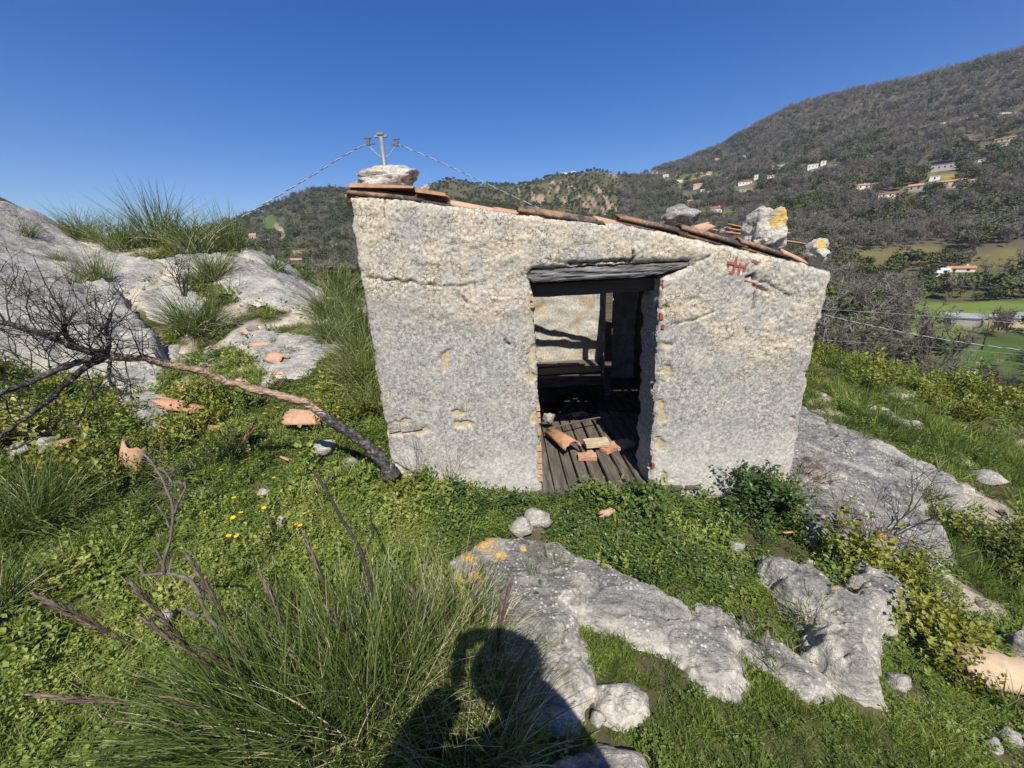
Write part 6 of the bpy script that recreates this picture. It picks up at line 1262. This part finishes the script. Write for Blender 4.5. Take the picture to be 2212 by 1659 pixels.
M_WALLW = plain('house_white', (.74, .71, .65), .06, 2, .9, 0, 5); M_WALLC = plain('house_cream', (.60, .50, .36), .08, 2, .9, 0, 5); M_WALLG = plain('house_grey', (.40, .385, .36), .1, 2, .9, 0, 5)
M_RED = plain('roof_red', (.30, .105, .065), .15, 2, .9, 0, 5); M_ORA = plain('roof_orange', (.46, .24, .13), .15, 2, .9, 0, 5); M_GRYR = plain('roof_grey', (.36, .37, .38), .1, 2, .6, 0, 5, .2); M_WIN = plain('window_dark', (.03, .033, .04), .1, 2, .3, 0, 5); M_TERR = plain('terrace', (.48, .43, .35), .1, 2, .9, 0, 5)
MW = {'w': M_WALLW, 'c': M_WALLC, 'g': M_WALLG}; MR = {'r': M_RED, 'o': M_ORA, 'g': M_GRYR, 'w': M_WALLW}
def house(label, px, py, wpx, hpx, wall, roof, flat=False, rz=0.0, terr=False, name='house', group='houses scattered over the far hillside', wins=2, deep=.7):
    P = ground_hit(px, py); k = wdist(P)/FPX; w, h = wpx*k*.92, max(hpx*k*.9, 2.2); d = max(w*deep, 4); az = math.atan2(P[0], P[1]); o = empty(name, P, -az*.8+rz); tag(o, label, 'house' if name == 'house' else 'shed', group)
    mb = MB(); mb.box((0, d/2, h/2-2), (w, d, h+4)); mb.build('walls', MW[wall], o)
    if flat:
        mb = MB(); mb.box((0, d/2, h+.15), (w+.6, d+.6, .3)); mb.build('roof', MR[roof], o)
    else:
        r = h*.42; e = .4; V = [(-w/2-e, -e, h-.1), (w/2+e, -e, h-.1), (w/2+e, d+e, h-.1), (-w/2-e, d+e, h-.1), (-w/2-e, d/2, h+r), (w/2+e, d/2, h+r), (-w/2-e, -e, h-.35), (w/2+e, -e, h-.35), (w/2+e, d+e, h-.35), (-w/2-e, d+e, h-.35)]
        obj('roof', mesh_data('roof', V, [np.array([[0, 1, 5, 4], [3, 4, 5, 2], [6, 7, 1, 0], [9, 3, 2, 8], [6, 9, 8, 7]]), np.array([[0, 4, 3], [1, 2, 5]])], MR[roof]), o)
        if w > 7: mb = MB(); mb.box((w*.25, d*.6, h+r), (.8, .8, 1.4)); mb.build('chimney', MW[wall], o)
    nw = max(1, int(w/3.6)) if wins else 0
    for q in range(nw):
        mb = MB(); mb.box((-w/2+(q+.5)*w/nw, -.03, h*.55), (1.1, .12, min(1.5, h*.45))); mb.build('window', M_WIN, o)
    if terr: mb = MB(); mb.box((0, -2.5, -1.6), (w*1.15, 2.6, 2.6)); mb.build('terrace', M_TERR, o)
    return o
for a in [('white house with orange roof, leftmost below the mountain skyline', 1413, 379, 14, 6, 'w', 'o'), ('small white house right of the leftmost orange roofed one', 1438, 383, 12, 6, 'w', 'w', True), ('white house with blank front below the leftmost pair', 1466, 397, 15, 8, 'w', 'w', True), ('wide cream house with orange roof on an upper terrace', 1520, 380, 34, 7, 'c', 'o'),
          ('tan house with orange roof just above the white pair', 1507, 408, 19, 9, 'c', 'o'), ('tall white house above a pale scar of rubble', 1517, 420, 9, 11, 'w', 'w', True), ('small white cube house right of the tall white one', 1532, 420, 8, 7, 'w', 'w', True), ('cream house high in the woods under the ridge', 1551, 349, 14, 6, 'c', 'o'),
          ('white house highest in the woods, right of the cream one', 1607, 343, 13, 7, 'w', 'w', True), ('long house with dark red roof at mid slope', 1609, 400, 28, 8, 'w', 'r'), ('broken white wall house below the dark red roof', 1604, 416, 38, 6, 'g', 'w', True), ('narrow white tower house right of the dark red roof', 1633, 388, 8, 10, 'w', 'w', True),
          ('big white house with red roof just above the dark roof stone', 1546, 463, 25, 13, 'w', 'r'), ('tiny white cabin right of the big red roofed house', 1583, 468, 9, 7, 'w', 'w', True), ('low white hut under the big red roofed house', 1554, 472, 16, 5, 'w', 'w', True), ('grey house among dark trees at mid slope', 1681, 365, 24, 9, 'g', 'g', True),
          ('bright white house in the green clearing', 1755, 365, 20, 10, 'w', 'w', True), ('small white house at the top of the green clearing', 1778, 357, 10, 9, 'w', 'w', True), ('long low white house at the right of the green clearing', 1797, 362, 15, 5, 'w', 'w', True), ('white villa with orange roof alone left of the yellow field', 1858, 409, 32, 9, 'w', 'o', False, 0, True),
          ('very long white house with dull red roof on a bank', 1922, 427, 56, 10, 'w', 'r', False, -.1, True), ('grey white house above and right of the very long one', 1975, 412, 24, 11, 'g', 'o', False, -.2), ('white house in front of the yellow field', 2018, 390, 18, 9, 'w', 'w', True), ('wide orange roofed house below the yellow field', 2052, 402, 48, 11, 'c', 'o', False, -.1, True),
          ('big grey white villa above the yellow field', 2033, 368, 38, 13, 'g', 'g', True, -.1, True), ('long cream house with orange roof at the right edge of the hillside', 2182, 305, 52, 9, 'c', 'o', False, -.3, True), ('grey house on stilts left of the long cream one', 2148, 320, 34, 10, 'g', 'g', True, -.3), ('tiny cream cabin high on the right hillside', 2104, 309, 9, 5, 'c', 'o'),
          ('small white house below the very long red roofed one', 1995, 431, 13, 6, 'w', 'w', True), ('orange roofed farmhouse above the green field', 2075, 588, 44, 9, 'w', 'o', False, 0), ('white farm shed left of the orange roofed farmhouse', 2041, 592, 13, 8, 'w', 'w', False), ('long white farm shed left of its smaller neighbour', 2022, 598, 16, 7, 'w', 'w', False),
          ('white building with dark openings on the central ridge', 1219, 378, 17, 5, 'w', 'w', True), ('small white building right of it on the central ridge', 1238, 375, 12, 5, 'w', 'w', True), ('flat white building on top of the left hill', 655, 421, 17, 3, 'w', 'w', True), ('cream farmhouse at the foot of the left hill', 547, 520, 14, 12, 'c', 'o'), ('tiny white shed at the foot of the left hill', 581, 519, 8, 4, 'w', 'w', True)]:
    house(*a)
for a in [('tiny pale house above the tan orange roofed one', 1500, 392, 11, 5, 'c', 'o'), ('tiny white house between the cream terrace house and the dark red roof', 1575, 388, 10, 5, 'w', 'w', True), ('small pale house left of the big red roofed one', 1490, 440, 12, 6, 'c', 'o'), ('pale house in the woods right of the white tower house', 1665, 385, 14, 5, 'w', 'o'),
          ('tiny pale house below the grey one among dark trees', 1700, 392, 12, 5, 'c', 'o'), ('pale shed low in the slope above the round roof stone', 1720, 430, 12, 5, 'g', 'w', True), ('small cream house between the lone villa and the very long house', 1890, 403, 14, 6, 'c', 'o'), ('tiny white house in woods below the stilt house', 2120, 350, 12, 5, 'w', 'w', True),
          ('small pale house right of the wide orange roofed house', 2100, 395, 14, 6, 'w', 'o'), ('pale ruin low on the slope left of the round roof stone', 1600, 455, 12, 6, 'g', 'w', True)]: house(*a)
def shed(label, px, py, wpx, hpx, rz, group='metal sheds in the green field'):
    P = ground_hit(px, py); k = wdist(P)/FPX; w, h = wpx*k, hpx*k; d = w*.5; az = math.atan2(P[0], P[1]); o = empty('metal_shed', P, -az+rz); tag(o, label, 'shed', group)
    mb = MB(); mb.box((0, d/2, h*.28), (w*.96, d*.96, h*.56+.3)); mb.build('walls', M_WALLG, o); mb = MB(); mb.box((0, d/2-.02, h*.62), (w*.9, d*.9, h*.2)); mb.build('opening', M_WIN, o)
    V = [(-w/2, -.3, h*.72), (w/2, -.3, h*.72), (w/2, d+.3, h), (-w/2, d+.3, h), (-w/2, -.3, h*.69), (w/2, -.3, h*.69), (w/2, d+.3, h*.97), (-w/2, d+.3, h*.97)]
    obj('roof', mesh_data('roof', V, np.array([[0, 1, 2, 3], [7, 6, 5, 4], [0, 4, 5, 1], [3, 2, 6, 7], [0, 3, 7, 4], [1, 5, 6, 2]]), M_GRYR), o)
    for sx in (-1, 1): mb = MB(); mb.box((sx*w*.48, -.1, h*.35), (.15, .15, h*.7)); mb.build('post', M_WALLG, o)
shed('grey metal shed standing alone in the green field', 2080, 704, 56, 24, .15); shed('long low metal shed near the right picture edge', 2168, 695, 44, 12, .1); shed('metal shed cut by the right picture edge', 2215, 692, 40, 14, .1)
HOUSES = [(o.matrix_basis.translation.x, o.matrix_basis.translation.y, max(6.0, [c for c in o.children][0].dimensions.x)) for o in bpy.data.objects if o.name.split('.')[0] in ('house', 'metal_shed')]
forest()
def road(label, pts, w):
    P = [ground_hit(*p) for p in pts]; P = resample(np.array(P), 40); d = np.gradient(P, axis=0); s = np.cross(d, [0, 0, 1.0]); s /= np.linalg.norm(s, axis=1, keepdims=True); V = []
    for p, q in zip(P, s):
        for e in (-1, 1): v = p+q*e*w/2; v[2] = float(ground_z(v[:1], v[1:2])[0])+.5; V.append(v)
    o = obj('road', mesh_data('road', V, np.array([[2*k, 2*k+1, 2*k+3, 2*k+2] for k in range(39)]), M_TERR)); tag(o, kind='structure')
road('', [(1728,497),(1742,484),(1752,476),(1756,468),(1768,461)], 5.0); road('', [(2000,272),(2040,267),(2080,258),(2130,252),(2196,243)], 5.0); road('', [(2050,363),(2080,358),(2110,348)], 6.0)

# ------------------------------------------------------------------ air
t = NT('haze'); t.t.nodes.remove(t.b); pv = t.n('ShaderNodeVolumePrincipled'); pv.inputs['Color'].default_value = (.80, .88, 1.0, 1); pv.inputs['Density'].default_value = 0.00013; pv.inputs['Anisotropy'].default_value = 0.2
t.l(pv.outputs[0], t.out.inputs['Volume'])
gv = bpy.data.objects['ground'].data; zc = np.zeros(len(gv.vertices)*3, np.float32); gv.vertices.foreach_get('co', zc); z0_, z1_ = float(zc[2::3].min())-1.0, float(zc[2::3].max())+25
mb = MB(); mb.box((0, 0, (z0_+z1_)/2), (5400, 5400, z1_-z0_)); tag(mb.build('haze', t.m), kind='stuff')
